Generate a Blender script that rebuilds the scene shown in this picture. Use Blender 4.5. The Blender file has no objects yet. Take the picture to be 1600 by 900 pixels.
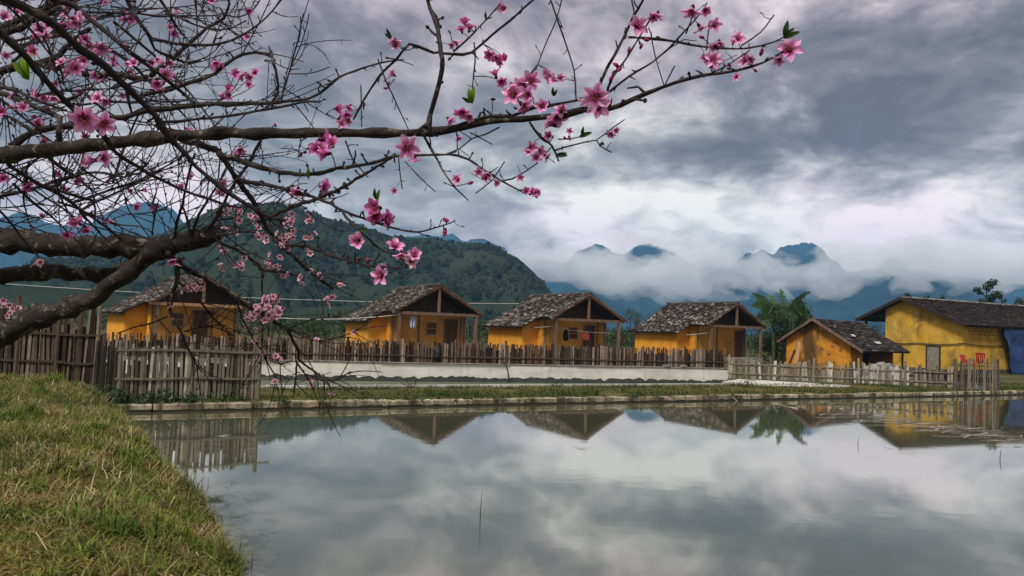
import bpy, bmesh, math, random
import numpy as np
from mathutils import Vector, Matrix, noise as mnoise

S = bpy.context.scene
C = S.collection
PI = math.pi
rnd = random.Random(7)
nr = np.random.default_rng(11)

# ------------------------------------------------------------------ camera
FPX, CAMH, PITCH, ROLL = 1232.0, 2.2, 0.050, 0.036
cam = bpy.data.cameras.new('camera')
cam.sensor_width = 36.0
cam.lens = FPX / 1600.0 * 36.0
cam.clip_start = 0.05
cam.clip_end = 12000
co = bpy.data.objects.new('camera', cam)
C.objects.link(co)
_fw = Vector((0, math.cos(PITCH), math.sin(PITCH)))
_up = Vector((0, -math.sin(PITCH), math.cos(PITCH)))
_rt = Vector((1, 0, 0))
_ir = _rt * math.cos(ROLL) + _up * math.sin(ROLL)     # the picture's right, the camera leaning a little
_iu = -_rt * math.sin(ROLL) + _up * math.cos(ROLL)
co.matrix_world = Matrix(((_ir.x, _iu.x, -_fw.x, 0), (_ir.y, _iu.y, -_fw.y, 0), (_ir.z, _iu.z, -_fw.z, CAMH), (0, 0, 0, 1)))
S.camera = co


def ray(px, py):
    return _fw + _ir * ((px - 800) / FPX) + _iu * ((450 - py) / FPX)


def P(px, py, Y):            # the point seen at a photo position, Y metres ahead of the camera
    d = ray(px, py)
    return Vector((0, 0, CAMH)) + d * (Y / d.y)


def Zp(px, py, z):           # the point seen at a photo position on the level z
    d = ray(px, py)
    return Vector((0, 0, CAMH)) + d * ((z - CAMH) / d.z)


# ------------------------------------------------------------------ exposure, sun, sky
S.view_settings.view_transform = 'Standard'
S.view_settings.look = 'None'
S.view_settings.exposure = 1.4
S.view_settings.gamma = 1.0
S.cycles.max_bounces = 6
S.cycles.diffuse_bounces = 2
S.cycles.glossy_bounces = 3
S.cycles.transmission_bounces = 3
S.cycles.volume_bounces = 6
S.cycles.transparent_max_bounces = 16
S.cycles.caustics_reflective = False
S.cycles.caustics_refractive = False
SUN_EL, SUN_AZ = math.radians(54), math.radians(207)     # azimuth clockwise from +Y: behind the camera, to its left
sun = bpy.data.lights.new('sun', 'SUN')
sun.energy = 1.5
sun.angle = math.radians(14)
sun.color = (1.0, 0.95, 0.86)
so = bpy.data.objects.new('sun', sun)
C.objects.link(so)
_sd = Vector((math.sin(SUN_AZ) * math.cos(SUN_EL), math.cos(SUN_AZ) * math.cos(SUN_EL), math.sin(SUN_EL)))
so.rotation_euler = (-_sd).to_track_quat('-Z', 'Y').to_euler()

W = bpy.data.worlds.new('World')
S.world = W
W.use_nodes = True


class NT:                       # a short way to write node trees
    def __init__(s, tree):
        s.t = tree
        s.t.nodes.clear()

    def n(s, typ, **kw):
        nd = s.t.nodes.new(typ)
        for k, v in kw.items():
            setattr(nd, k, v)
        return nd

    def set(s, sock, v):
        if hasattr(v, 'is_output') or hasattr(v, 'links') and not isinstance(v, (int, float, tuple, list)):
            s.t.links.new(v, sock)
        else:
            sock.default_value = v

    def m(s, op, a, b=None, c=None, clamp=False):
        nd = s.n('ShaderNodeMath', operation=op, use_clamp=clamp)
        for i, v in enumerate((a, b, c)):
            if v is not None:
                s.set(nd.inputs[i], v)
        return nd.outputs[0]

    def vm(s, op, a, b=None, scale=None):
        nd = s.n('ShaderNodeVectorMath', operation=op)
        s.set(nd.inputs[0], a)
        if b is not None:
            s.set(nd.inputs[1], b)
        if scale is not None:
            s.set(nd.inputs['Scale'], scale)
        return nd.outputs[0]

    def noise(s, vec, scale, detail=4, rough=0.55, dist=0.0, out=0):
        nd = s.n('ShaderNodeTexNoise')
        if vec is not None:
            s.set(nd.inputs['Vector'], vec)
        nd.inputs['Scale'].default_value = scale
        nd.inputs['Detail'].default_value = detail
        nd.inputs['Roughness'].default_value = rough
        nd.inputs['Distortion'].default_value = dist
        return nd.outputs[out]

    def ramp(s, fac, stops, interp='LINEAR'):
        nd = s.n('ShaderNodeValToRGB')
        cr = nd.color_ramp
        cr.interpolation = interp
        while len(cr.elements) < len(stops):
            cr.elements.new(0.5)
        for e, (p, c) in zip(cr.elements, stops):
            e.position = p
            e.color = (c[0], c[1], c[2], 1) if not isinstance(c, (int, float)) else (c, c, c, 1)
        s.set(nd.inputs[0], fac)
        return nd.outputs[0]

    def mix(s, fac, a, b, blend='MIX'):
        nd = s.n('ShaderNodeMix', data_type='RGBA', blend_type=blend)
        s.set(nd.inputs[0], fac)
        s.set(nd.inputs[6], a if not isinstance(a, tuple) or len(a) == 4 else (*a, 1))
        s.set(nd.inputs[7], b if not isinstance(b, tuple) or len(b) == 4 else (*b, 1))
        return nd.outputs[2]

    def comb(s, x, y, z):
        nd = s.n('ShaderNodeCombineXYZ')
        for i, v in enumerate((x, y, z)):
            s.set(nd.inputs[i], v)
        return nd.outputs[0]


# overcast sky: the Nishita sky behind a deck of cloud laid out by compass direction and height
w = NT(W.node_tree)
sky = w.n('ShaderNodeTexSky', sky_type='NISHITA')
sky.sun_disc = False
sky.sun_elevation = SUN_EL
sky.sun_rotation = SUN_AZ
sky.air_density = 1.2
sky.dust_density = 2.0
dirv = w.n('ShaderNodeTexCoord').outputs['Generated']
sep = w.n('ShaderNodeSeparateXYZ')
w.set(sep.inputs[0], dirv)
dx, dy, dz = sep.outputs
hz = w.m('MAXIMUM', dz, 0.0)
den = w.m('ADD', hz, 0.22)
plane = w.comb(w.m('DIVIDE', dx, den), w.m('DIVIDE', dy, den), w.m('MULTIPLY', dz, 1.5))
warp = w.noise(plane, 1.3, 3, 0.5, out=1)
warped = w.vm('ADD', plane, w.vm('SCALE', w.vm('SUBTRACT', warp, (0.5, 0.5, 0.5)), scale=0.55))
dv = w.vm('ADD', w.vm('MULTIPLY', dirv, (1, 1, 1.75)), w.vm('SCALE', w.vm('SUBTRACT', warp, (0.5, 0.5, 0.5)), scale=0.22))
n1 = w.m('ADD', w.m('MULTIPLY', w.noise(dv, 2.9, 5, 0.5), 0.75), w.m('MULTIPLY', w.noise(warped, 1.15, 4, 0.5), 0.25))
n2 = w.m('ADD', w.m('MULTIPLY', w.noise(w.vm('ADD', dv, (7.3, 2.1, 4.0)), 8.0, 9, 0.60), 0.8), w.m('MULTIPLY', w.noise(w.vm('ADD', warped, (1.3, 5.1, 2.0)), 3.6, 8, 0.58), 0.2))
bright = w.m('ADD', 0.49, w.m('MULTIPLY', w.m('SUBTRACT', n1, 0.5), 1.25))
bright = w.m('ADD', bright, w.m('MULTIPLY', w.m('SUBTRACT', n2, 0.5), 2.2))
bright = w.m('ADD', bright, w.m('MULTIPLY', w.m('SUBTRACT', w.noise(w.vm('ADD', dv, (2.2, 9.4, 1.0)), 21.0, 8, 0.62), 0.5), 0.55))
az = w.m('ARCTAN2', dx, dy)
el = w.m('ARCSINE', dz)
wob = w.noise(plane, 2.6, 4, 0.55, out=1)
wsep = w.n('ShaderNodeSeparateXYZ')
w.set(wsep.inputs[0], wob)
azw = w.m('ADD', az, w.m('MULTIPLY', w.m('SUBTRACT', wsep.outputs[0], 0.5), 0.22))
elw = w.m('ADD', el, w.m('MULTIPLY', w.m('SUBTRACT', wsep.outputs[1], 0.5), 0.13))
SKY = [  # where the deck is thicker or thinner: photo position, spread, amount
    (1420, 110, 260, 95, -0.27), (1520, 190, 150, 50, -0.20), (1120, 235, 150, 42, -0.30), (930, 255, 90, 40, -0.12),
    (1010, 325, 130, 40, 0.42), (1180, 320, 120, 42, 0.32), (890, 330, 80, 40, 0.16), (880, 120, 150, 70, 0.10),
    (1090, 130, 110, 50, 0.10), (1500, 310, 140, 45, 0.18), (1400, 390, 170, 40, 0.16), (700, 290, 110, 50, -0.05),
    (500, 110, 260, 120, -0.16), (170, 300, 130, 50, 0.24), (760, 20, 180, 50, -0.14), (640, 200, 200, 60, -0.06), (250, 60, 260, 110, -0.14),
    (1000, 400, 320, 44, 0.20), (1450, 390, 200, 50, 0.16), (1250, 215, 90, 30, -0.14), (1040, 60, 100, 40, 0.06), (1350, 300, 90, 26, -0.10)]
for (sx, sy, rx, ry, amp) in SKY:
    d = ray(sx, sy).normalized()
    a0, e0 = math.atan2(d.x, d.y), math.asin(d.z)
    u = w.m('MULTIPLY', w.m('SUBTRACT', azw, a0), FPX / rx)
    v = w.m('MULTIPLY', w.m('SUBTRACT', elw, e0), FPX / ry)
    g = w.m('EXPONENT', w.m('MULTIPLY', w.m('ADD', w.m('MULTIPLY', u, u), w.m('MULTIPLY', v, v)), -0.7))
    bright = w.m('ADD', bright, w.m('MULTIPLY', g, amp))
ccol = w.ramp(bright, [(0.0, (0.052, 0.050, 0.052)), (0.25, (0.095, 0.090, 0.090)), (0.5, (0.195, 0.184, 0.176)),
                       (0.75, (0.345, 0.326, 0.305)), (1.0, (0.50, 0.472, 0.435))])
ccol = w.mix(w.ramp(w.noise(plane, 0.9, 2), [(0.42, 0.0), (0.6, 1.0)]), ccol, w.mix(1.0, ccol, (1.07, 0.955, 1.06), 'MULTIPLY'))
ccol = w.vm('SCALE', ccol, scale=10.0)
mixs = w.mix(w.ramp(w.m('MULTIPLY', n2, 1.0), [(0.25, 0.90), (0.45, 0.985)]), sky.outputs[0], ccol)
bg = w.n('ShaderNodeBackground')
w.set(bg.inputs[0], mixs)
bg.inputs[1].default_value = 0.1
w.t.links.new(bg.outputs[0], w.n('ShaderNodeOutputWorld').inputs[0])

# ------------------------------------------------------------------ mesh helpers


class MB:
    def __init__(s):
        s.v, s.f, s.mi, s.c = [], [], [], []
        s.col = (1, 1, 1)
        s.mat = 0

    def add(s, vs, fs):
        b = len(s.v)
        s.v += [tuple(x) for x in vs]
        s.c += [s.col] * len(vs)
        s.f += [tuple(b + i for i in q) for q in fs]
        s.mi += [s.mat] * len(fs)

    def quad(s, a, b, c, d):
        s.add((a, b, c, d), ((0, 1, 2, 3),))

    def box(s, x0, x1, y0, y1, z0, z1):
        s.add([(x, y, z) for z in (z0, z1) for y in (y0, y1) for x in (x0, x1)],
              [(0, 2, 3, 1), (4, 5, 7, 6), (0, 1, 5, 4), (2, 6, 7, 3), (0, 4, 6, 2), (1, 3, 7, 5)])

    def beam(s, a, b, wx, wy, up=(0, 0, 1)):        # a square bar from a to b
        a, b = Vector(a), Vector(b)
        t = (b - a).normalized()
        u = Vector(up)
        if abs(t.dot(u)) > 0.95:
            u = Vector((0, 1, 0))
        x = t.cross(u).normalized()
        y = x.cross(t)
        vs = []
        for p in (a, b):
            for sx, sy in ((-1, -1), (1, -1), (1, 1), (-1, 1)):
                vs.append(p + x * (sx * wx / 2) + y * (sy * wy / 2))
        s.add(vs, [(3, 2, 1, 0), (4, 5, 6, 7), (0, 1, 5, 4), (1, 2, 6, 5), (2, 3, 7, 6), (3, 0, 4, 7)])

    def prism(s, poly, a, b):                         # a polygon of points swept from offset a to offset b
        n = len(poly)
        vs = [Vector(p) + Vector(a) for p in poly] + [Vector(p) + Vector(b) for p in poly]
        s.add(vs, [tuple(range(n - 1, -1, -1)), tuple(range(n, 2 * n))] + [(i, (i + 1) % n, n + (i + 1) % n, n + i) for i in range(n)])

    def tube(s, pts, rad, sides=6, cap=True):
        pts = [Vector(p) for p in pts]
        n = len(pts)
        vs, fs = [], []
        prev = None
        for i, p in enumerate(pts):
            t = (pts[min(i + 1, n - 1)] - pts[max(i - 1, 0)])
            t = t.normalized() if t.length > 1e-9 else Vector((0, 0, 1))
            if prev is None:
                x = t.cross(Vector((0, 0, 1)) if abs(t.z) < 0.9 else Vector((1, 0, 0))).normalized()
            else:
                x = (prev - t * prev.dot(t)).normalized()
            prev = x
            y = t.cross(x)
            r = rad[i] if isinstance(rad, (list, tuple)) else rad
            for k in range(sides):
                a = 2 * PI * k / sides
                vs.append(p + (x * math.cos(a) + y * math.sin(a)) * r)
        for i in range(n - 1):
            for k in range(sides):
                k2 = (k + 1) % sides
                fs.append((i * sides + k, i * sides + k2, (i + 1) * sides + k2, (i + 1) * sides + k))
        if cap:
            fs.append(tuple(range(sides - 1, -1, -1)))
            fs.append(tuple((n - 1) * sides + k for k in range(sides)))
        s.add(vs, fs)

    def build(s, name, mats, parent=None, smooth=False):
        me = bpy.data.meshes.new(name)
        me.from_pydata(s.v, [], s.f)
        mats = mats if isinstance(mats, (list, tuple)) else [mats]
        for m in mats:
            me.materials.append(m)
        if len(mats) > 1:
            me.polygons.foreach_set('material_index', s.mi)
        if any(c != (1, 1, 1) for c in s.c):
            at = me.color_attributes.new('col', 'FLOAT_COLOR', 'POINT')
            at.data.foreach_set('color', np.c_[np.array(s.c, dtype=np.float32), np.ones(len(s.c), dtype=np.float32)].ravel())
        if smooth:
            me.polygons.foreach_set('use_smooth', [True] * len(s.f))
        me.update()
        return link(name, me, parent)


def link(name, me, parent=None):
    o = bpy.data.objects.new(name, me)
    C.objects.link(o)
    if parent is not None:
        o.parent = parent
    return o


def npmesh(name, V, F, mats, col=None, parent=None, smooth=False):
    """V (n,3), F (m,k): a big mesh straight from arrays"""
    me = bpy.data.meshes.new(name)
    V = np.asarray(V, dtype=np.float32)
    F = np.asarray(F, dtype=np.int32)
    k = F.shape[1]
    me.vertices.add(len(V))
    me.vertices.foreach_set('co', V.ravel())
    me.loops.add(F.size)
    me.loops.foreach_set('vertex_index', F.ravel())
    me.polygons.add(len(F))
    me.polygons.foreach_set('loop_start', np.arange(0, F.size, k, dtype=np.int32))
    if smooth:
        me.polygons.foreach_set('use_smooth', np.ones(len(F), dtype=bool))
    me.update(calc_edges=True)
    for m in (mats if isinstance(mats, (list, tuple)) else [mats]):
        me.materials.append(m)
    if col is not None:
        at = me.color_attributes.new('col', 'FLOAT_COLOR', 'POINT')
        at.data.foreach_set('color', np.c_[np.asarray(col, dtype=np.float32), np.ones(len(V), dtype=np.float32)].ravel())
    return link(name, me, parent)


def tag(o, label=None, cat=None, group=None, kind=None):
    if label:
        o['label'] = label
    if cat:
        o['category'] = cat
    if group:
        o['group'] = group
    if kind:
        o['kind'] = kind
    return o


def empty(name, loc, label, cat, group=None, rz=0.0):
    o = bpy.data.objects.new(name, None)
    C.objects.link(o)
    o.location = loc
    o.rotation_euler = (0, 0, rz)
    o.empty_display_size = 0.2
    return tag(o, label, cat, group)


def struct(o):
    o['kind'] = 'structure'
    return o


def fbm(x, y, z=0.0, oct=4):
    return mnoise.fractal(Vector((x, y, z)), 1.0, 2.0, oct)


# ------------------------------------------------------------------ materials
MATS = {}


def mat(name, fn, rough=0.85, spec=0.25):
    m = bpy.data.materials.new(name)
    m.use_nodes = True
    t = NT(m.node_tree)
    b = t.n('ShaderNodeBsdfPrincipled')
    o = t.n('ShaderNodeOutputMaterial')
    m.node_tree.links.new(b.outputs[0], o.inputs[0])
    b.inputs['Roughness'].default_value = rough
    b.inputs['Specular IOR Level'].default_value = spec
    fn(t, b)
    MATS[name] = m
    return m


def obj_co(t):
    return t.n('ShaderNodeTexCoord').outputs['Object']


def geo_pos(t):
    return t.n('ShaderNodeNewGeometry').outputs['Position']


def bump(t, b, h, strength=0.4, dist=0.02):
    nd = t.n('ShaderNodeBump')
    nd.inputs['Strength'].default_value = strength
    nd.inputs['Distance'].default_value = dist
    t.set(nd.inputs['Height'], h)
    t.set(b.inputs['Normal'], nd.outputs[0])


def attr(t, name='col'):
    return t.n('ShaderNodeAttribute', attribute_name=name).outputs['Color']


def simple(name, c1, c2, scale=3.0, rough=0.85, spec=0.2, bs=0.3, stretch=None, lo=0.35, hi=0.65, detail=5):
    def fn(t, b):
        v = obj_co(t)
        if stretch:
            v = t.vm('MULTIPLY', v, stretch)
        n = t.noise(v, scale, detail, 0.6)
        t.set(b.inputs['Base Color'], t.ramp(n, [(lo, c1), (hi, c2)]))
        if bs:
            bump(t, b, t.noise(v, scale * 4, 4, 0.6), bs)
    return mat(name, fn, rough, spec)


def attr_mat(name, vary=0.25, rough=0.8, spec=0.2, trans=0.0, scale=8.0):
    def fn(t, b):
        c = attr(t)
        n = t.noise(geo_pos(t), scale, 3)
        k = t.ramp(n, [(0.3, 1 - vary), (0.7, 1 + 0 * vary)])
        col = t.mix(1.0, c, k, 'MULTIPLY')
        t.set(b.inputs['Base Color'], col)
        if trans:
            tr = t.n('ShaderNodeBsdfTranslucent')
            t.set(tr.inputs[0], col)
            mx = t.n('ShaderNodeMixShader')
            mx.inputs[0].default_value = trans
            t.t.links.new(b.outputs[0], mx.inputs[1])
            t.t.links.new(tr.outputs[0], mx.inputs[2])
            o = [q for q in t.t.nodes if q.type == 'OUTPUT_MATERIAL'][0]
            t.t.links.new(mx.outputs[0], o.inputs[0])
    return mat(name, fn, rough, spec)


def ochre_fn(c_main, c_light, c_stain, amount):
    def fn(t, b):
        p = geo_pos(t)
        v = t.vm('MULTIPLY', p, (1, 1, 0.55))
        n = t.noise(v, 0.9, 5, 0.6)
        col = t.ramp(n, [(0.35, c_main), (0.68, c_light)])
        st = t.m('ADD', t.m('MULTIPLY', t.noise(t.vm('MULTIPLY', p, (0.55, 0.55, 0.6)), 1.0, 7, 0.62, 1.4), 0.75), t.m('MULTIPLY', t.noise(t.vm('MULTIPLY', p, (2.6, 2.6, 0.45)), 1.0, 5, 0.6, 0.5), 0.27))
        col = t.mix(t.ramp(st, [(0.56 - amount * 0.12, 0.0), (0.66, amount)]), col, c_stain)
        fine = t.noise(p, 9.0, 3)
        col = t.mix(1.0, col, t.ramp(fine, [(0.3, 0.86), (0.7, 1.0)]), 'MULTIPLY')
        t.set(b.inputs['Base Color'], col)
        bump(t, b, t.noise(p, 6, 5), 0.35, 0.03)
    return fn


M_OCHRE = mat('ochre_plaster', ochre_fn((0.72, 0.295, 0.024), (0.80, 0.375, 0.045), (0.46, 0.22, 0.04), 0.40), 0.9, 0.1)


def shed_fn(t, b):
    ochre_fn((0.50, 0.20, 0.022), (0.64, 0.29, 0.03), (0.20, 0.10, 0.04), 0.9)(t, b)
    c = [l.from_socket for l in t.t.links if l.to_socket == b.inputs['Base Color']][0]
    p = obj_co(t)
    sp = t.n('ShaderNodeSeparateXYZ')
    t.set(sp.inputs[0], p)
    wv = t.m('MULTIPLY', t.m('SUBTRACT', t.noise(t.vm('MULTIPLY', p, (1, 2.2, 0.6)), 1.6, 6, 0.62), 0.5), 2.4)
    d = t.m('ABSOLUTE', t.m('SUBTRACT', t.m('ADD', sp.outputs[1], wv), 2.75))
    soot = t.ramp(d, [(0.30, 0.88), (0.75, 0.0)])
    t.set(b.inputs['Base Color'], t.mix(soot, c, (0.055, 0.032, 0.018)))


M_ORANGE = mat('worn_orange_plaster', shed_fn, 0.9, 0.1)
M_YELLOW = mat('worn_yellow_plaster', ochre_fn((0.58, 0.325, 0.035), (0.70, 0.44, 0.07), (0.17, 0.125, 0.045), 0.9), 0.9, 0.1)
M_PLANK = mat('orange_plank_wall', ochre_fn((0.50, 0.23, 0.035), (0.64, 0.33, 0.06), (0.27, 0.13, 0.045), 0.8), 0.85, 0.15)
M_WOOD = simple('brown_timber', (0.105, 0.062, 0.042), (0.21, 0.135, 0.095), 2.0, stretch=(6, 6, 1))
M_WOODL = simple('tan_timber', (0.30, 0.16, 0.08), (0.42, 0.25, 0.14), 2.0, stretch=(6, 6, 1))
M_GABLE = simple('shade_dark_gable_boards', (0.04, 0.025, 0.017), (0.095, 0.06, 0.04), 2.0, stretch=(8, 1, 1))  # shade under the gable roof painted in as a dark tone
M_DOORW = simple('brown_door_boards', (0.06, 0.032, 0.018), (0.13, 0.07, 0.035), 2.0, stretch=(8, 8, 1))
M_DARKW = simple('dark_timber', (0.022, 0.014, 0.010), (0.05, 0.03, 0.02), 2.0, stretch=(6, 6, 1))
M_TILE = attr_mat('clay_roof_tile', 0.35, 0.9, 0.12, scale=14)
M_PICKET = attr_mat('picket_wood', 0.4, 0.9, 0.1, scale=7)
M_LEAF = attr_mat('leaf', 0.3, 0.55, 0.3, 0.25)
M_GRASS = attr_mat('grass_blade', 0.2, 0.7, 0.15, 0.2, scale=2)
M_FAR = attr_mat('far_foliage', 0.45, 0.95, 0.0, scale=0.3)
M_GLASS = simple('dark_window_glass', (0.02, 0.025, 0.03), (0.04, 0.045, 0.05), 2, 0.1, 0.5, 0)
M_BLACK = simple('black_rubber', (0.012, 0.012, 0.013), (0.02, 0.02, 0.02), 3, 0.6, 0.3, 0)
M_WHITEC = simple('pale_cable', (0.4, 0.4, 0.38), (0.5, 0.5, 0.48), 3, 0.6, 0.3, 0)
M_STONE = simple('grey_stone', (0.13, 0.12, 0.11), (0.30, 0.285, 0.26), 5, bs=0.6)
M_BLUE = simple('blue_tarp', (0.005, 0.022, 0.085), (0.009, 0.038, 0.14), 2.0, 0.5, 0.4, 0.4)
M_RED = simple('red_plastic', (0.30, 0.018, 0.014), (0.38, 0.026, 0.018), 3, 0.4, 0.4, 0)
M_BAMBOO = attr_mat('bamboo', 0.4, 0.7, 0.2, scale=9)
M_SHEET = simple('grey_sheet', (0.07, 0.066, 0.064), (0.24, 0.228, 0.22), 2.6, 0.7, 0.3, 0.6, detail=7, lo=0.38, hi=0.6)


def conc_fn(t, b):                     # rendered concrete with a wavy wet stain along its foot
    p = geo_pos(t)
    n = t.noise(t.vm('MULTIPLY', p, (1, 1, 2.5)), 0.8, 6, 0.6)
    col = t.ramp(n, [(0.3, (0.46, 0.45, 0.40)), (0.62, (0.66, 0.65, 0.60))])
    st = t.noise(t.vm('MULTIPLY', p, (3, 3, 0.4)), 1.0, 5, 0.6)
    col = t.mix(t.ramp(st, [(0.55, 0.0), (0.75, 0.55)]), col, (0.30, 0.28, 0.23))
    sp = t.n('ShaderNodeSeparateXYZ')
    t.set(sp.inputs[0], p)
    vx = t.n('ShaderNodeTexVoronoi', feature='F1', voronoi_dimensions='1D')
    t.set(vx.inputs['W'], sp.outputs[0])
    vx.inputs['Scale'].default_value = 2.9
    sc = t.m('MULTIPLY', t.m('POWER', vx.outputs['Distance'], 2.0), 0.11)
    lvl = t.m('SUBTRACT', -0.02, sc)
    lvl = t.m('ADD', lvl, t.m('MULTIPLY', t.m('SUBTRACT', t.noise(p, 0.55, 3), 0.5), 0.16))
    lvl = t.m('ADD', lvl, t.m('MULTIPLY', t.m('SUBTRACT', t.noise(p, 2.3, 4), 0.5), 0.26))
    wet = t.m('GREATER_THAN', lvl, sp.outputs[2])
    col = t.mix(wet, col, t.ramp(t.noise(p, 4, 3), [(0.3, (0.035, 0.04, 0.037)), (0.7, (0.065, 0.07, 0.062))]))
    t.set(b.inputs['Base Color'], col)
    bump(t, b, t.noise(p, 8, 5), 0.3, 0.02)


M_CONC = mat('pond_wall_concrete', conc_fn, 0.85, 0.2)


def kerb_fn(t, b):
    p = geo_pos(t)
    n = t.noise(p, 1.6, 6, 0.65)
    col = t.ramp(n, [(0.32, (0.10, 0.085, 0.045)), (0.5, (0.30, 0.26, 0.17)), (0.68, (0.50, 0.47, 0.36))])
    st = t.noise(t.vm('MULTIPLY', p, (2.4, 2.4, 0.25)), 1.0, 5, 0.65)
    col = t.mix(t.ramp(st, [(0.45, 0.0), (0.60, 0.92)]), col, (0.040, 0.037, 0.020))
    sp = t.n('ShaderNodeSeparateXYZ')
    t.set(sp.inputs[0], p)
    wet = t.m('LESS_THAN', sp.outputs[2], t.m('MULTIPLY', t.noise(p, 3, 3), 0.11))
    col = t.mix(wet, col, (0.03, 0.03, 0.018))
    t.set(b.inputs['Base Color'], col)
    bump(t, b, t.noise(p, 10, 5), 0.5, 0.03)


M_KERB = mat('stained_kerb_concrete', kerb_fn, 0.9, 0.15)
M_PALEC = simple('pale_concrete', (0.34, 0.33, 0.29), (0.54, 0.53, 0.48), 1.2, bs=0.2)


def soil_fn(t, b):
    p = geo_pos(t)
    n = t.noise(p, 0.5, 7, 0.65)
    col = t.ramp(n, [(0.3, (0.035, 0.04, 0.014)), (0.5, (0.075, 0.07, 0.025)), (0.7, (0.13, 0.10, 0.04))])
    t.set(b.inputs['Base Color'], col)
    bump(t, b, t.noise(p, 7, 6), 0.8, 0.06)


M_SOIL = mat('turf_soil', soil_fn, 0.95, 0.05)


def yard_fn(t, b):
    p = geo_pos(t)
    n = t.noise(p, 0.35, 7, 0.6)
    col = t.ramp(n, [(0.3, (0.028, 0.042, 0.016)), (0.5, (0.055, 0.06, 0.026)), (0.7, (0.12, 0.10, 0.055))])
    t.set(b.inputs['Base Color'], col)
    bump(t, b, t.noise(p, 3, 6), 0.5, 0.05)


M_YARD = mat('yard_earth', yard_fn, 0.95, 0.05)


def water_mat(name, murk, refl_lo, refl_hi, rip):
    m = bpy.data.materials.new(name)
    m.use_nodes = True
    t = NT(m.node_tree)
    o = t.n('ShaderNodeOutputMaterial')
    df = t.n('ShaderNodeBsdfDiffuse')
    p = geo_pos(t)
    t.set(df.inputs[0], t.ramp(t.noise(p, 0.25, 4), [(0.3, tuple(c * 0.8 for c in murk)), (0.7, tuple(c * 1.15 for c in murk))]))
    gl = t.n('ShaderNodeBsdfGlossy')
    gl.inputs['Roughness'].default_value = 0.03
    gl.inputs['Color'].default_value = (0.97, 0.965, 0.92, 1)
    lw = t.n('ShaderNodeLayerWeight')
    lw.inputs[0].default_value = 0.5
    f = t.ramp(lw.outputs['Facing'], [(0.5, refl_lo * 0.35), (0.82, refl_lo), (0.97, refl_hi)])
    bp = t.n('ShaderNodeBump')
    bp.inputs['Strength'].default_value = 1.0
    bp.inputs['Distance'].default_value = rip
    patch = t.ramp(t.noise(p, 0.11, 3), [(0.42, 0.25), (0.62, 1.0)])
    rp = t.noise(t.vm('MULTIPLY', p, (1.0, 1.6, 1)), 2.2, 3, 0.5)
    t.set(bp.inputs['Height'], t.m('MULTIPLY', rp, patch))
    t.set(gl.inputs['Normal'], bp.outputs[0])
    mx = t.n('ShaderNodeMixShader')
    t.set(mx.inputs[0], f)
    t.t.links.new(df.outputs[0], mx.inputs[1])
    t.t.links.new(gl.outputs[0], mx.inputs[2])
    t.t.links.new(mx.outputs[0], o.inputs[0])
    return m


M_WATER = water_mat('pond_water', (0.085, 0.088, 0.055), 0.60, 0.84, 0.0009)
M_WATER2 = water_mat('inner_pond_water', (0.24, 0.27, 0.19), 0.45, 0.70, 0.001)


def bark_fn(t, b):
    p = obj_co(t)
    n = t.noise(p, 26, 6, 0.65)
    col = t.ramp(n, [(0.3, (0.008, 0.005, 0.007)), (0.55, (0.022, 0.014, 0.016)), (0.75, (0.055, 0.038, 0.036))])
    li = t.noise(t.vm('MULTIPLY', p, (1, 1, 2)), 21, 5, 0.6)
    col = t.mix(t.ramp(li, [(0.60, 0.0), (0.70, 0.55)]), col, (0.19, 0.17, 0.13))
    t.set(b.inputs['Base Color'], col)
    bump(t, b, t.noise(p, 60, 5, 0.7), 0.7, 0.006)


M_BARK = mat('peach_bark', bark_fn, 0.8, 0.3)


def limb_fn(t, b):
    p = obj_co(t)
    n = t.noise(p, 14, 6, 0.65)
    col = t.ramp(n, [(0.3, (0.008, 0.006, 0.006)), (0.52, (0.024, 0.018, 0.016)), (0.72, (0.07, 0.057, 0.045))])
    li = t.noise(t.vm('MULTIPLY', p, (1.6, 1.6, 1.6)), 15, 7, 0.68, 0.8)
    col = t.mix(t.ramp(li, [(0.57, 0.0), (0.63, 0.75)]), col, (0.20, 0.185, 0.145))
    dk = t.noise(t.vm('ADD', p, (3, 5, 1)), 9, 5, 0.6)
    col = t.mix(t.ramp(dk, [(0.56, 0.0), (0.64, 0.9)]), col, (0.014, 0.011, 0.009))
    t.set(b.inputs['Base Color'], col)
    bump(t, b, t.noise(p, 38, 6, 0.7), 0.9, 0.012)


M_LIMB = mat('lichened_bark', limb_fn, 0.85, 0.25)
M_PETAL = attr_mat('petal', 0.08, 0.6, 0.15, 0.35, scale=40)


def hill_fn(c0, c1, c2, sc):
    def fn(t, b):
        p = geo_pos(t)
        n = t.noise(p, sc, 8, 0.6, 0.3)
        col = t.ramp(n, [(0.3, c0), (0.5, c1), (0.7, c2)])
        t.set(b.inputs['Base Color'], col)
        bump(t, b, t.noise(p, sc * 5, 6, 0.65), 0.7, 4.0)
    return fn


M_HILL = mat('wooded_hillside', hill_fn((0.016, 0.025, 0.016), (0.023, 0.033, 0.020), (0.034, 0.043, 0.025), 0.018), 1.0, 0.0)
M_MOUNT = mat('haze_blue_rock', hill_fn((0.008, 0.026, 0.044), (0.013, 0.040, 0.064), (0.028, 0.062, 0.084), 0.006), 1.0, 0.0)  # some of the distant haze's blue is painted into the rock colour

# ------------------------------------------------------------------ pond edges
Z_IN, Z_STRIP, Z_YARD, Z_WALL = -0.25, 0.20, 0.48, 0.54
K0 = Zp(190, 645, 0)
K1 = Zp(1555, 618, 0)
kd = Vector((K1.x - K0.x, K1.y - K0.y, 0)).normalized()         # along the kerb
kn = Vector((-kd.y, kd.x, 0))                                   # away from the pond


def kerb(s, off, z):
    p = K0 + kd * s + kn * off
    return Vector((p.x, p.y, z))


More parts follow.
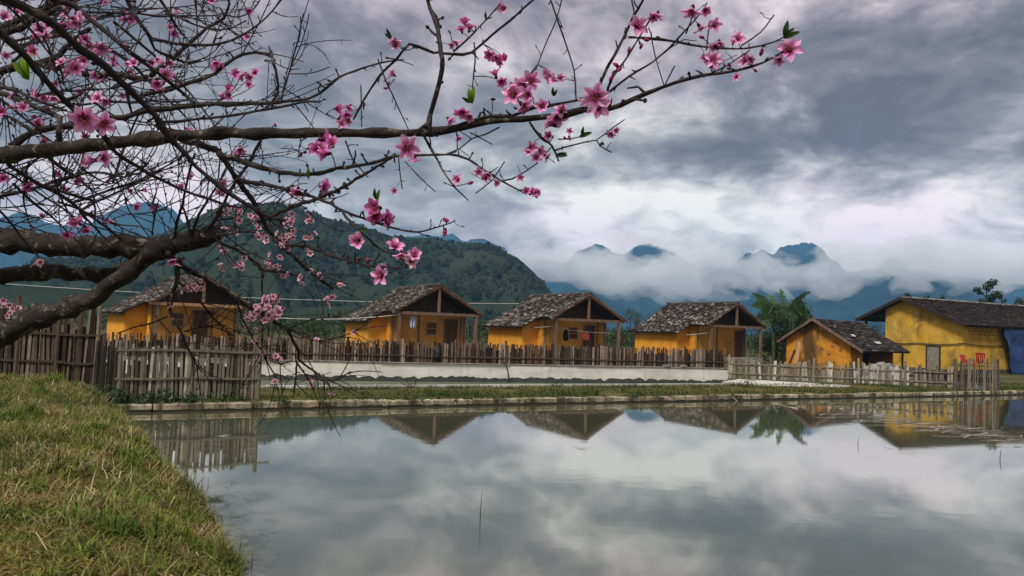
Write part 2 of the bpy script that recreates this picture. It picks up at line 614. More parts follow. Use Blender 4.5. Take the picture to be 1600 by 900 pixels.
def fronts(px, off=0.0):            # distance along the kerb at which it is seen at photo column px
    a, b = -20.0, 60.0
    for _ in range(50):
        m_ = (a + b) / 2
        p = kerb(m_, off, 0)
        d = Vector((0, 0, CAMH))
        v = p - d
        q = v.dot(_ir) / v.dot(_fw) * FPX + 800
        if q < px:
            a = m_
        else:
            b = m_
    return m_


IN0 = Zp(500, 606.5, Z_STRIP)
STRIP = (IN0 - K0).dot(kn)                                      # width of the grass strip
WL = Zp(412, 594, Z_IN)
WR = Zp(1138, 601, Z_IN)
wd = Vector((WR.x - WL.x, WR.y - WL.y, 0)).normalized()
wn = Vector((-wd.y, wd.x, 0))


def wallpt(px):                     # the foot of the wall seen in photo column px
    a, b = -30.0, 60.0
    for _ in range(50):
        m_ = (a + b) / 2
        v = WL + wd * m_ - Vector((0, 0, CAMH))
        if v.dot(_ir) / v.dot(_fw) * FPX + 800 < px:
            a = m_
        else:
            b = m_
    return WL + wd * m_


print('kerb', K0, K1, 'strip', STRIP, 'wall', WL, WR)

# pond water, bed and the far ground
mb = MB()
mb.quad((-80, -60, 0), (260, -60, 0), tuple(kerb(240, 0.2, 0)), tuple(kerb(-60, 0.2, 0)))
struct(mb.build('pond_water', M_WATER))
a_, b_ = kerb(-16, STRIP - 0.02, Z_IN), kerb(fronts(1300, STRIP), STRIP - 0.02, Z_IN)
mb = MB()
mb.quad(a_, b_, b_ + kn * 16, a_ + kn * 16)
struct(mb.build('inner_pond_water', M_WATER2))

# ground: yard behind the wall, out to the horizon, and the bed under the ponds
BW = WL + wn * 0.25
mb = MB()
fl = BW - wd * 60
fr = BW + wd * ((WR - WL).length)
yr0 = Zp(1140, 590, Z_YARD * 0.6)
e1 = kerb(fronts(1160, STRIP), STRIP + 2.2, Z_YARD - 0.1)
far = [(-6000, 200), (-6000, 9000), (6000, 9000), (6000, 200)]
NX = 60
rows = []
near_line = [fl, BW, fr, Vector((fr.x + 0.4, fr.y + 5.2, 0)), Vector((28.5, 80, 0)), Vector((120, 140, 0))]
mb.add([(fl.x - 3000, fl.y - 200, Z_YARD)] + [(p.x, p.y, Z_YARD) for p in near_line] + [(6000, 140, Z_YARD), (6000, 9000, Z_YARD), (-6000, 9000, Z_YARD), (-6000, fl.y - 200, Z_YARD)],
       [tuple(range(11))])
mb.add([(-3000, -3000, -1.0), (3000, -3000, -1.0), (3000, 9000, -1.0), (-3000, 9000, -1.0)], [(0, 1, 2, 3)])
struct(mb.build('ground', M_YARD))

# right hand yard: a sloping sheet between the grass strip and the sheds
r0, r1 = fronts(1128, STRIP), 60.0
mb = MB()
mb.mat = 0
A = [kerb(r0, STRIP, Z_STRIP + 0.02), kerb(fronts(1300, STRIP), STRIP, Z_STRIP + 0.02), kerb(r1, STRIP, Z_STRIP + 0.02)]
B = [Vector((WR.x + 0.1, WR.y + 0.2, 0.12)), Vector((25, 44, 0.22)), Vector((80, 70, 0.24))]
Cc = [Vector((fr.x + 0.3, fr.y + 5.3, Z_YARD + 0.01)), Vector((28.5, 81, 0.5)), Vector((121, 142, 0.5))]
mb.add(A + B + Cc, [(0, 1, 4, 3), (1, 2, 5, 4), (3, 4, 7, 6), (4, 5, 8, 7)])
struct(mb.build('yard_ground', M_YARD))
# the pale concrete apron at the end of the inner pond
mb = MB()
q = [Zp(1128, 596.5, 0.26), Zp(1155, 592, 0.26), Zp(1330, 602, 0.26), Zp(1325, 604.5, 0.26), Zp(1200, 602.5, 0.26)]
for i_ in range(5):
    pass
mb.prism(q, (0, 0, -0.12), (0, 0, 0.0))
struct(mb.build('concrete_apron', M_PALEC))

# near kerb of the pond: a concrete coping in cast lengths, one thing
mb = MB()
s_ = -1.2
krn = random.Random(3)
while s_ < 58:
    L_ = krn.uniform(1.6, 2.6)
    top = 0.175 + krn.uniform(-0.02, 0.015)
    off = krn.uniform(-0.03, 0.03)
    poly = [kerb(s_, off, -0.5), kerb(s_, off, top - 0.02), kerb(s_, off + 0.03, top), kerb(s_, 0.34, top), kerb(s_, 0.34, -0.5)]
    mb.prism(poly, (0, 0, 0), kd * (L_ - 0.035))
    s_ += L_
struct(mb.build('kerb', M_KERB))
# embankment strip
mb = MB()
n_ = 140
for i in range(n_ + 1):
    s0 = -3 + i * 63 / n_
    for j, o_ in enumerate((0.33, 0.5, STRIP * 0.5, STRIP - 0.3, STRIP - 0.1)):
        z = (0.10, 0.2, 0.25, 0.23, 0.17)[j] + (fbm(s0 * 0.8, o_ * 2, 3) * 0.05 if 0 < j < 4 else 0)
        mb.v.append(tuple(kerb(s0, o_, z)))
        mb.c.append((1, 1, 1))
for i in range(n_):
    for j in range(4):
        a = i * 5 + j
        mb.f.append((a, a + 5, a + 6, a + 1))
        mb.mi.append(0)
struct(mb.build('embankment', M_SOIL, smooth=True))
mb = MB()
mb.prism([kerb(-3, STRIP - 0.12, -0.7), kerb(-3, STRIP - 0.12, Z_STRIP + 0.09), kerb(-3, STRIP, Z_STRIP + 0.09), kerb(-3, STRIP, -0.7)], (0, 0, 0), kd * (fronts(1135, STRIP) + 3))
struct(mb.build('inner_kerb', M_PALEC))

# concrete retaining wall of the inner pond
mb = MB()
lw_ = WL - wd * 14
ww = (WR - lw_).length
nseg = 40
poly0 = []
for i in range(nseg):
    a = lw_ + wd * (ww * i / nseg)
    b = lw_ + wd * (ww * (i + 1) / nseg)
    za, zb = Z_WALL - 0.03 + fbm(i * 0.7, 5) * 0.015, Z_WALL - 0.03 + fbm((i + 1) * 0.7, 5) * 0.015
    v = [(a.x, a.y, -0.8), (b.x, b.y, -0.8), (b.x, b.y, zb), (a.x, a.y, za)]
    v += [(x + wn.x * 0.25, y + wn.y * 0.25, z) for x, y, z in v]
    mb.add(v, [(0, 1, 2, 3), (3, 2, 6, 7), (5, 4, 7, 6)])
e = [(WR.x, WR.y, -0.8), (WR.x + wn.x * 0.25, WR.y + wn.y * 0.25, -0.8), (WR.x + wn.x * .25, WR.y + wn.y * .25, Z_WALL - 0.03), (WR.x, WR.y, Z_WALL - 0.03)]
mb.add(e, [(0, 1, 2, 3)])
wall = empty('retaining_wall', (0, 0, 0), 'long low white concrete pond wall with a dark wavy wet stain along its foot', 'wall')
mb.build('wall', M_CONC, wall)
mb = MB()
crn = random.Random(5)
s_ = 0.0
while s_ < ww - 0.3:
    L_ = min(crn.uniform(1.4, 3.4), ww - s_)
    p = lw_ + wd * s_
    j_ = crn.uniform(-0.03, 0.02)
    h_ = crn.uniform(0.035, 0.06)
    z0 = Z_WALL - 0.012
    poly = [(p.x + wn.x * (j_ - 0.05), p.y + wn.y * (j_ - 0.05), z0), (p.x + wn.x * (j_ - 0.05), p.y + wn.y * (j_ - 0.05), z0 + h_),
            (p.x + wn.x * 0.3, p.y + wn.y * 0.3, z0 + h_), (p.x + wn.x * 0.3, p.y + wn.y * 0.3, z0)]
    mb.prism(poly, (0, 0, 0), wd * (L_ - 0.02))
    s_ += L_
mb.build('coping', M_STONE, wall)

# ------------------------------------------------------------------ grass bank on the camera's side
edge_px = [(372, 905), (338, 842), (296, 775), (255, 735), (220, 690), (192, 655)]
E = [Zp(x, y, 0) for x, y in edge_px]
d0 = (E[0] - E[1]).normalized()
E = [E[0] + d0 * 14] + [E[0] + d0 * 5] + E + [kerb(-0.8, 0.1, 0), kerb(-2.5, 1.5, 0)]


def edge_at(t):                  # t in 0..1 along the bank's edge
    L = [0.0]
    for a, b in zip(E, E[1:]):
        L.append(L[-1] + (b - a).length)
    s = t * L[-1]
    for i in range(len(E) - 1):
        if s <= L[i + 1] + 1e-6:
            u = (s - L[i]) / max(1e-6, L[i + 1] - L[i])
            return E[i].lerp(E[i + 1], u)
    return E[-1]


EDGE = np.array([tuple(edge_at(i / 240))[:2] for i in range(241)])


def edge_x(y):
    return np.interp(y, EDGE[:, 1], EDGE[:, 0])


def bank_z(x, y):
    d = edge_x(y) - x             # metres inland
    t = np.clip((d + 0.15) / 1.5, 0, 1)
    z = -0.12 + 0.80 * (1 - (1 - t) ** 2.0) + np.clip(d - 1.3, 0, 30) * 0.012
    return z


def bank_zn(x, y):
    k = float(bank_z(x, y))
    return k + fbm(x * 0.8, y * 0.8, 1.0) * 0.13 + fbm(x * 3.1, y * 3.1, 4.0, 3) * 0.025


ys = np.linspace(-6, 24.5, 150)
dsn = np.concatenate([np.linspace(-0.3, 2.0, 34), np.linspace(2.2, 9, 44), np.linspace(9.5, 45, 20)])
V, F = [], []
for y in ys:
    ex = float(edge_x(y))
    for dd in dsn:
        wob_ = 0.12 * fbm(y * 0.8, 7.7) + 0.05 * fbm(y * 3, 2.2)
        x = ex - dd + wob_ * max(0, 1 - abs(dd) / 1.5)
        V.append((x, y, bank_zn(x, y)))
nd_ = len(dsn)
for i in range(len(ys) - 1):
    for j in range(nd_ - 1):
        a = i * nd_ + j
        F.append((a, a + nd_, a + nd_ + 1, a + 1))
struct(npmesh('grass_bank', V, F, M_SOIL, smooth=True))


def blades(name, xy, zf, hmin, hmax, width, lean, palette, seed, patch=0.7, density_cut=None):
    """one mesh of grass blades: each a bent, tapering strip of five points"""
    g = np.random.default_rng(seed)
    n = len(xy)
    x, y = xy[:, 0], xy[:, 1]
    z = np.array([zf(a, b) for a, b in xy])
    ang = g.uniform(0, 2 * np.pi, n)
    L = g.uniform(hmin, hmax, n) * (0.6 + 0.8 * g.random(n) ** 2)
    ln = np.clip(g.normal(lean, 0.35, n), 0.02, 1.5)         # radians off the vertical
    dxy = np.c_[np.cos(ang), np.sin(ang)]
    sx = np.c_[-np.sin(ang), np.cos(ang)]
    w_ = width * g.uniform(0.6, 1.4, n)
    base = np.c_[x, y, z - 0.01]
    l1, l2 = ln * 0.7, np.clip(ln * 1.35, 0, 1.75)
    mid = base + np.c_[dxy * (np.sin(l1) * L * 0.5)[:, None], np.cos(l1) * L * 0.5]
    tip = mid + np.c_[dxy * (np.sin(l2) * L * 0.5)[:, None], np.cos(l2) * L * 0.5]
    s3 = np.c_[sx, np.zeros(n)]
    v = np.stack([base - s3 * w_[:, None], base + s3 * w_[:, None], mid - s3 * (w_ * 0.8)[:, None], mid + s3 * (w_ * 0.8)[:, None], tip], 1).reshape(-1, 3)
    b = np.arange(n)[:, None] * 5
    f = np.concatenate([b + np.array([[0, 1, 3]]), b + np.array([[0, 3, 2]]), b + np.array([[2, 3, 4]])])
    pal = np.array(palette)
    pn = np.array([fbm(a * patch, c * patch, 9.0, 3) * 0.8 + fbm(a * patch * 0.3, c * patch * 0.3, 15.0, 2) * 0.9 for a, c in xy])
    k = np.clip((pn * 1.05 + 0.47) + g.normal(0, 0.15, n), 0, 0.999)
    cc = pal[(k * len(pal)).astype(int)] * g.uniform(0.65, 1.3, n)[:, None]
    col = np.repeat(cc, 5, 0)
    return npmesh(name, v, f, M_GRASS, col)


PAL = [(0.04, 0.075, 0.014), (0.075, 0.12, 0.016), (0.125, 0.17, 0.022), (0.18, 0.19, 0.03), (0.25, 0.205, 0.05), (0.30, 0.22, 0.075), (0.15, 0.10, 0.04), (0.12, 0.16, 0.022)]
g_ = np.random.default_rng(2)


def bank_points(n, y0, y1, dmax, pw=1.0):
    y = y0 + (y1 - y0) * g_.random(n) ** pw
    d = -0.12 + (dmax + 0.1) * g_.random(n) ** 1.2
    x = edge_x(y) - d
    return np.c_[x, y]


pts = np.concatenate([bank_points(100000, 3.9, 11, 5.6), bank_points(60000, 9, 20.5, 7.5)])
pts = pts[np.array([fbm(a * 0.75, b * 0.75, 33.0, 4) for a, b in pts]) > -0.24 + g_.normal(0, 0.08, len(pts))]
vx = (pts[:, 0] / np.maximum(pts[:, 1], 0.1)) * FPX + 800
pts = pts[(vx > -40)]
print('blades', len(pts))
bl = blades('grass', pts, bank_zn, 0.04, 0.145, 0.0050, 1.28, PAL, 3, 1.1)
tag(bl, 'short mown grass mixed with straw on the near bank', 'grass', kind='stuff')
sp_ = bank_points(46000, 3.9, 20, 6.5)
sp_ = sp_[(sp_[:, 0] / np.maximum(sp_[:, 1], .1) * FPX + 800) > -40]
sp_ = sp_[np.array([fbm(a * 1.9, b * 1.9, 12.0, 4) for a, b in sp_]) > 0.02]
st_ = blades('straw', sp_, lambda a, b: bank_zn(a, b) + 0.05, 0.12, 0.30, 0.0042, 1.42, [(0.20, 0.15, 0.07), (0.30, 0.235, 0.11), (0.42, 0.35, 0.19), (0.16, 0.105, 0.05), (0.24, 0.21, 0.08), (0.12, 0.14, 0.035)], 13, 1.5)
tag(st_, 'dry straw cuttings lying in swaths over the near bank', 'straw', kind='stuff')
tc_ = bank_points(620, 3.9, 20, 6.0)
tc_ = tc_[(tc_[:, 0] / np.maximum(tc_[:, 1], .1) * FPX + 800) > -40]
tf_ = np.concatenate([c + g_.normal(0, 0.055, (int(g_.integers(14, 46)), 2)) for c in tc_])
tt_ = blades('grass', tf_, bank_zn, 0.10, 0.26, 0.0055, 0.8, [(0.035, 0.075, 0.012), (0.07, 0.13, 0.016), (0.11, 0.18, 0.02), (0.16, 0.22, 0.03)], 29, 0.8)
tag(tt_, 'rank bright green grass clumps dotted over the bank', 'grass', kind='stuff')
# longer clumps standing along the bank's water edge and by the fence
yy = g_.uniform(5, 20, 5200)
pe = np.c_[edge_x(yy) - g_.normal(0.10, 0.16, 5200), yy]
cl_ = np.array([fbm(a * 1.6, b * 1.6, 2.0, 3) for a, b in pe])
pe = pe[cl_ > 0.02]
be = blades('grass', pe, bank_zn, 0.12, 0.30, 0.005, 0.7, [(0.03, 0.06, 0.014), (0.05, 0.09, 0.02), (0.09, 0.12, 0.03), (0.2, 0.16, 0.06)], 5, 1.2)
tag(be, 'longer green grass tufts hanging over the edge of the bank', 'grass', kind='stuff')
# grass on the embankment between the two ponds
ns = 52000
ss = g_.uniform(-2, 50, ns)
oo = 0.30 + (STRIP - 0.50) * g_.random(ns)
nn = np.array([fbm(a * 0.9, b * 1.4, 6.0, 3) for a, b in zip(ss, oo)])
keep = nn > -0.28
ss, oo = ss[keep], oo[keep]
px_ = np.array([tuple(kerb(a, b, 0))[:2] for a, b in zip(ss, oo)])
bs_ = blades('grass', px_, lambda a, b: 0.22, 0.05, 0.16, 0.011, 0.75, [(0.04, 0.065, 0.014), (0.065, 0.10, 0.018), (0.10, 0.13, 0.022), (0.12, 0.115, 0.03), (0.17, 0.12, 0.05), (0.08, 0.11, 0.02)], 8, 0.5)
tag(bs_, 'green and brown turf on the strip between the ponds', 'grass', kind='stuff')

# ------------------------------------------------------------------ hills, mountains, mist, haze


def polar_range(name, crest_px, dist, depth, material, rough, seed, step=4, rows=26, base_z=0.0, back=0.7):
    """terrain whose crest runs through the given photo positions at the given distance"""
    xs = np.arange(crest_px[0][0], crest_px[-1][0] + 1, step)
    cy = np.interp(xs, [c[0] for c in crest_px], [c[1] for c in crest_px])
    V, F = [], []
    ts = np.concatenate([np.linspace(0, 1, rows), 1 + np.linspace(0.12, 1, 8)])
    for i, (x, y) in enumerate(zip(xs, cy)):
        Dc = dist * (1 + 0.06 * fbm(x * 0.004, seed, 2))
        top = P(x, y + (5.0 * fbm(x * 0.06, seed, 3, 4) + 2.0 * fbm(x * 0.3, seed, 8, 3)) * (dist > 1000), Dc)
        for t in ts:
            if t <= 1:
                Y = Dc - depth * (1 - t)
                h = t ** 1.25 * (0.75 + 0.25 * t)
                hh = h + rough * (1 - t) * t * 4 * fbm(x * 0.013, t * 3.0, seed, 5)
            else:
                Y = Dc + depth * back * (t - 1)
                hh = (1 - (t - 1)) ** 1.3
            q = top.x * Y / Dc
            z = base_z - 3 + (top.z - base_z + 3) * hh + rough * 14 * (0.15 + t * 0.3) * fbm(x * 0.05, Y * 0.03, seed, 4) * (dist / 2500) * (0 if t > 0.985 else 1)
            V.append((q, Y, z))
    m_ = len(ts)
    for i in range(len(xs) - 1):
        for j in range(m_ - 1):
            a = i * m_ + j
            F.append((a, a + m_, a + m_ + 1, a + 1))
    return struct(npmesh(name, V, F, material, smooth=True)), np.array(V).reshape(len(xs), m_, 3)


hill_crest = [(-420, 470), (-200, 445), (0, 428), (60, 408), (130, 402), (200, 392), (240, 372), (270, 356), (300, 342), (340, 324), (380, 318), (430, 318), (470, 328),
              (520, 343), (560, 352), (620, 371), (680, 372), (722, 381), (770, 386), (808, 402), (834, 425), (852, 447), (870, 468), (900, 498), (950, 530), (1000, 540)]
_, HV = polar_range('hill', hill_crest, 600, 330, M_HILL, 0.24, 3.3)
polar_range('foothill', [(-300, 470), (-60, 452), (60, 446), (160, 458), (260, 470), (420, 484), (520, 478), (640, 488), (760, 500), (880, 520), (960, 536)], 330, 150, M_HILL, 0.10, 8.8)
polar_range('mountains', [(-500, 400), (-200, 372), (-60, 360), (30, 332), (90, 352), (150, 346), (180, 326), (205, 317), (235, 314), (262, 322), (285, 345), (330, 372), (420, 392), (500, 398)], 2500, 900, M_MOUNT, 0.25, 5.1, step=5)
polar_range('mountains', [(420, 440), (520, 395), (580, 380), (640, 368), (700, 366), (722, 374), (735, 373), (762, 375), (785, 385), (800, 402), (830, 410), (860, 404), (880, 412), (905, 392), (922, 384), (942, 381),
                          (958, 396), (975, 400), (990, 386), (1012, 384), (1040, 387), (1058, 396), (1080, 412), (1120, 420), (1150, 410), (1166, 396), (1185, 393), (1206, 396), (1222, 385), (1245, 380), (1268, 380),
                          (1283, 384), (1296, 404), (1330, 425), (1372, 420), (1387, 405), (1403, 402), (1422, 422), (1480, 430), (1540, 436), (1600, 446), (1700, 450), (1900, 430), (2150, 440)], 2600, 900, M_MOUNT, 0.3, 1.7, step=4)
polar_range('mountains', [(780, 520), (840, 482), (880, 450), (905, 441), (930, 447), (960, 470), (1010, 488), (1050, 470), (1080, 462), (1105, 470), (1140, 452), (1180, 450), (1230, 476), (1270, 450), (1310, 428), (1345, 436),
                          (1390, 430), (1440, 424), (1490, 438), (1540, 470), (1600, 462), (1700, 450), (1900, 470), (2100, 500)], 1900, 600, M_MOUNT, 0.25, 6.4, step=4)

# trees over the hillside: leafy clumps, one mass nobody could count
ico = bmesh.new()
bmesh.ops.create_icosphere(ico, subdivisions=1, radius=1.0)
IV = np.array([v.co[:] for v in ico.verts])
IF = np.array([[v.index for v in f.verts] for f in ico.faces])
ico.free()
g2 = np.random.default_rng(21)
VV, FF, CC = [], [], []
nb = 0
ncol, nrow = HV.shape[0], HV.shape[1]
for k in range(13000):
    i = g2.random() * (ncol - 1)
    j = g2.random() ** 0.55 * 26
    i0, j0 = int(i), min(int(j), nrow - 2)
    u, v = i - i0, j - j0
    p = (HV[i0, j0] * (1 - u) + HV[min(i0 + 1, ncol - 1), j0] * u) * (1 - v) + (HV[i0, j0 + 1] * (1 - u) + HV[min(i0 + 1, ncol - 1), j0 + 1] * u) * v
    dn = fbm(p[0] * 0.018, p[1] * 0.02, 2.0, 4)
    if dn < -0.12 + 0.5 * (g2.random() - 0.5):
        continue
    r = g2.uniform(0.4, 1.5) * (1.0 if g2.random() < 0.85 else 1.9)
    vs = IV * (1 + g2.normal(0, 0.42, (len(IV), 1))) * np.array([r, r, r * g2.uniform(0.8, 1.6)]) + p + np.array([0, 0, r * 0.5])
    VV.append(vs)
    FF.append(IF + nb)
    nb += len(IV)
    c = np.array([0.017, 0.029, 0.016]) * g2.uniform(0.4, 1.6) + np.array([0.018, 0.015, 0.0]) * g2.random() ** 2
    CC.append(np.repeat(c[None], len(IV), 0))
fo = npmesh('forest', np.concatenate(VV), np.concatenate(FF), M_FAR, np.concatenate(CC))
tag(fo, 'dark green woods covering the rounded hill', 'forest', kind='stuff')

# mist lying against the mountains: one soft closed body of vapour
MIST = [(1012, 418, 54, 15), (946, 402, 30, 15), (1232, 422, 60, 15), (1175, 412, 30, 14), (1085, 410, 34, 22), (1010, 372, 60, 8), (870, 412, 60, 14), (1240, 404, 14, 7), (1085, 400, 40, 22), (1215, 440, 40, 12), (1480, 415, 90, 26), (1360, 405, 60, 24), (966, 394, 22, 13), (902, 390, 32, 14), (1048, 402, 20, 11), (1188, 404, 26, 9), (930, 412, 40, 12), (1130, 412, 40, 14), (1290, 398, 26, 14), (1420, 395, 50, 20), (1350, 424, 50, 15), (1450, 428, 60, 15), (1510, 430, 60, 16), (1300, 425, 26, 12), (905, 405, 34, 10), (1050, 405, 30, 12), (880, 424, 80, 20), (826, 398, 40, 26), (800, 420, 34, 26), (968, 436, 80, 22), (1010, 428, 60, 16), (1090, 425, 60, 38), (1110, 395, 46, 24), (1060, 445, 60, 22), (1150, 424, 40, 15), (1190, 425, 36, 12), (1200, 446, 30, 16),
        (1276, 432, 42, 22), (1300, 452, 44, 22), (1330, 402, 44, 30), (1390, 418, 40, 10), (1440, 402, 60, 22), (1520, 404, 80, 30), (1600, 415, 80, 36), (1700, 420, 100, 40), (1120, 462, 40, 12), (980, 456, 40, 10), (1160, 440, 50, 12),
        (1560, 440, 60, 16), (1380, 395, 30, 8), (1236, 424, 26, 9), (880, 395, 20, 10), (1420, 452, 40, 10)]
g3 = random.Random(17)
bmm = bmesh.new()
for (cx, cy, rx, ry) in MIST:
    for q_ in range(9):
        ox, oy = g3.uniform(-1.0, 1.0) * rx, g3.uniform(-0.9, 0.9) * ry
        sc_ = g3.uniform(0.22, 0.55) if q_ else 0.92
        Y = g3.uniform(1560, 1760)
        c = P(cx + ox * (q_ > 0), cy + oy * (q_ > 0), Y)
        m_ = Matrix.Translation(c) @ Matrix.Diagonal((rx * sc_ * Y / FPX, rx * sc_ * 0.8 * Y / FPX, ry * sc_ * Y / FPX, 1))
        bmesh.ops.create_icosphere(bmm, subdivisions=3, radius=1.0, matrix=m_)
for v in bmm.verts:
    n_ = mnoise.noise_vector(v.co * 0.012) * 24 + mnoise.noise_vector(v.co * 0.035) * 16 + mnoise.noise_vector(v.co * 0.09) * 8
    v.co += n_
me = bpy.data.meshes.new('mist')
bmm.to_mesh(me)
bmm.free()
mo = link('mist', me)
rm = mo.modifiers.new('merge', 'REMESH')
rm.mode = 'VOXEL'
rm.voxel_size = 6.5
bpy.context.view_layer.update()
me2 = bpy.data.meshes.new_from_object(mo.evaluated_get(bpy.context.evaluated_depsgraph_get()))
mo.modifiers.clear()
mo.data = me2
M_MIST = bpy.data.materials.new('mist_vapour')
M_MIST.use_nodes = True
t = NT(M_MIST.node_tree)
pv = t.n('ShaderNodeVolumePrincipled')
pv.inputs['Color'].default_value = (1.0, 1.0, 1.0, 1)
pv.inputs['Density'].default_value = 0.0095
pv.inputs['Anisotropy'].default_value = -0.4
t.t.links.new(pv.outputs[0], t.n('ShaderNodeOutputMaterial').inputs['Volume'])
mo.data.materials.clear()
mo.data.materials.append(M_MIST)
tag(mo, 'bank of white mist drifting round the mountain tops', 'mist', kind='stuff')

# the blue air of the valley
mb = MB()
mb.box(-3200, 3200, -60, 3700, -3, 430)
hzo = mb.build('haze', [])
M_HAZE = bpy.data.materials.new('valley_haze')
M_HAZE.use_nodes = True
t = NT(M_HAZE.node_tree)
pv = t.n('ShaderNodeVolumePrincipled')
pv.inputs['Color'].default_value = (0.24, 0.54, 0.90, 1)
pv.inputs['Density'].default_value = 0.00020
t.t.links.new(pv.outputs[0], t.n('ShaderNodeOutputMaterial').inputs['Volume'])
hzo.data.materials.append(M_HAZE)
tag(hzo, 'blue valley haze over the fields and far mountains', 'haze', kind='stuff')

# ------------------------------------------------------------------ tiled huts


def tiles(mb, slopes, seed, pal, pitch_v=0.19, pitch_u=0.20):
    """rows of small curved clay tiles; slopes: (origin at the ridge, along, down, normal, length, function giving the slope length at u)"""
    g = random.Random(seed)
    for (o, ua, da, na, ulen, vfun) in slopes:
        nu = int(ulen / pitch_u)
        for i in range(nu):
            u = (i + 0.5) * ulen / nu
            vm_ = vfun(u)
            nv = int(vm_ / pitch_v)
            drift = g.uniform(-0.02, 0.02)
            for j in range(nv + 1):
                v0 = j * vm_ / (nv + 1)
                v1 = v0 + vm_ / (nv + 1) + 0.05
                uu = u + drift + g.uniform(-0.02, 0.02)
                wv = pitch_u * 0.5
                lift = g.uniform(0.0, 0.045)
                sk = g.uniform(-0.04, 0.04)
                sag = -0.05 * math.sin(PI * min(1, v0 / max(vm_, .1))) + 0.03 * fbm(uu * 0.9, v0 * 0.9, seed, 2)
                k = g.random()
                base = pal[min(len(pal) - 1, int(k * len(pal)))]
                s_ = g.uniform(0.65, 1.25) * (1 + 0.5 * fbm(uu * 1.3, v0 * 1.3, seed + 4, 3))
                mb.col = tuple(max(0.004, c * s_) for c in base)
                vs = []
                for (vv, hh, dsk) in ((v0, 0.012 + sag, 0.0), (v1, 0.05 + lift + sag, sk)):
                    for (du, dh) in ((-wv, 0.0), (0.0, 0.055), (wv, 0.0)):
                        vs.append(o + ua * (uu + du + dsk) + da * vv + na * (hh + dh))
                e = [p - na * 0.028 for p in vs[3:]]
                mb.add(vs + e, [(0, 3, 4, 1), (1, 4, 5, 2), (3, 6, 7, 4), (4, 7, 8, 5)])
    mb.col = (1, 1, 1)


GREY_T = [(0.030, 0.026, 0.026), (0.045, 0.038, 0.037), (0.06, 0.05, 0.048), (0.085, 0.075, 0.07), (0.16, 0.145, 0.13), (0.29, 0.27, 0.245), (0.035, 0.028, 0.027), (0.045, 0.028, 0.022), (0.11, 0.095, 0.085), (0.12, 0.10, 0.09)]
HZ = 0.62


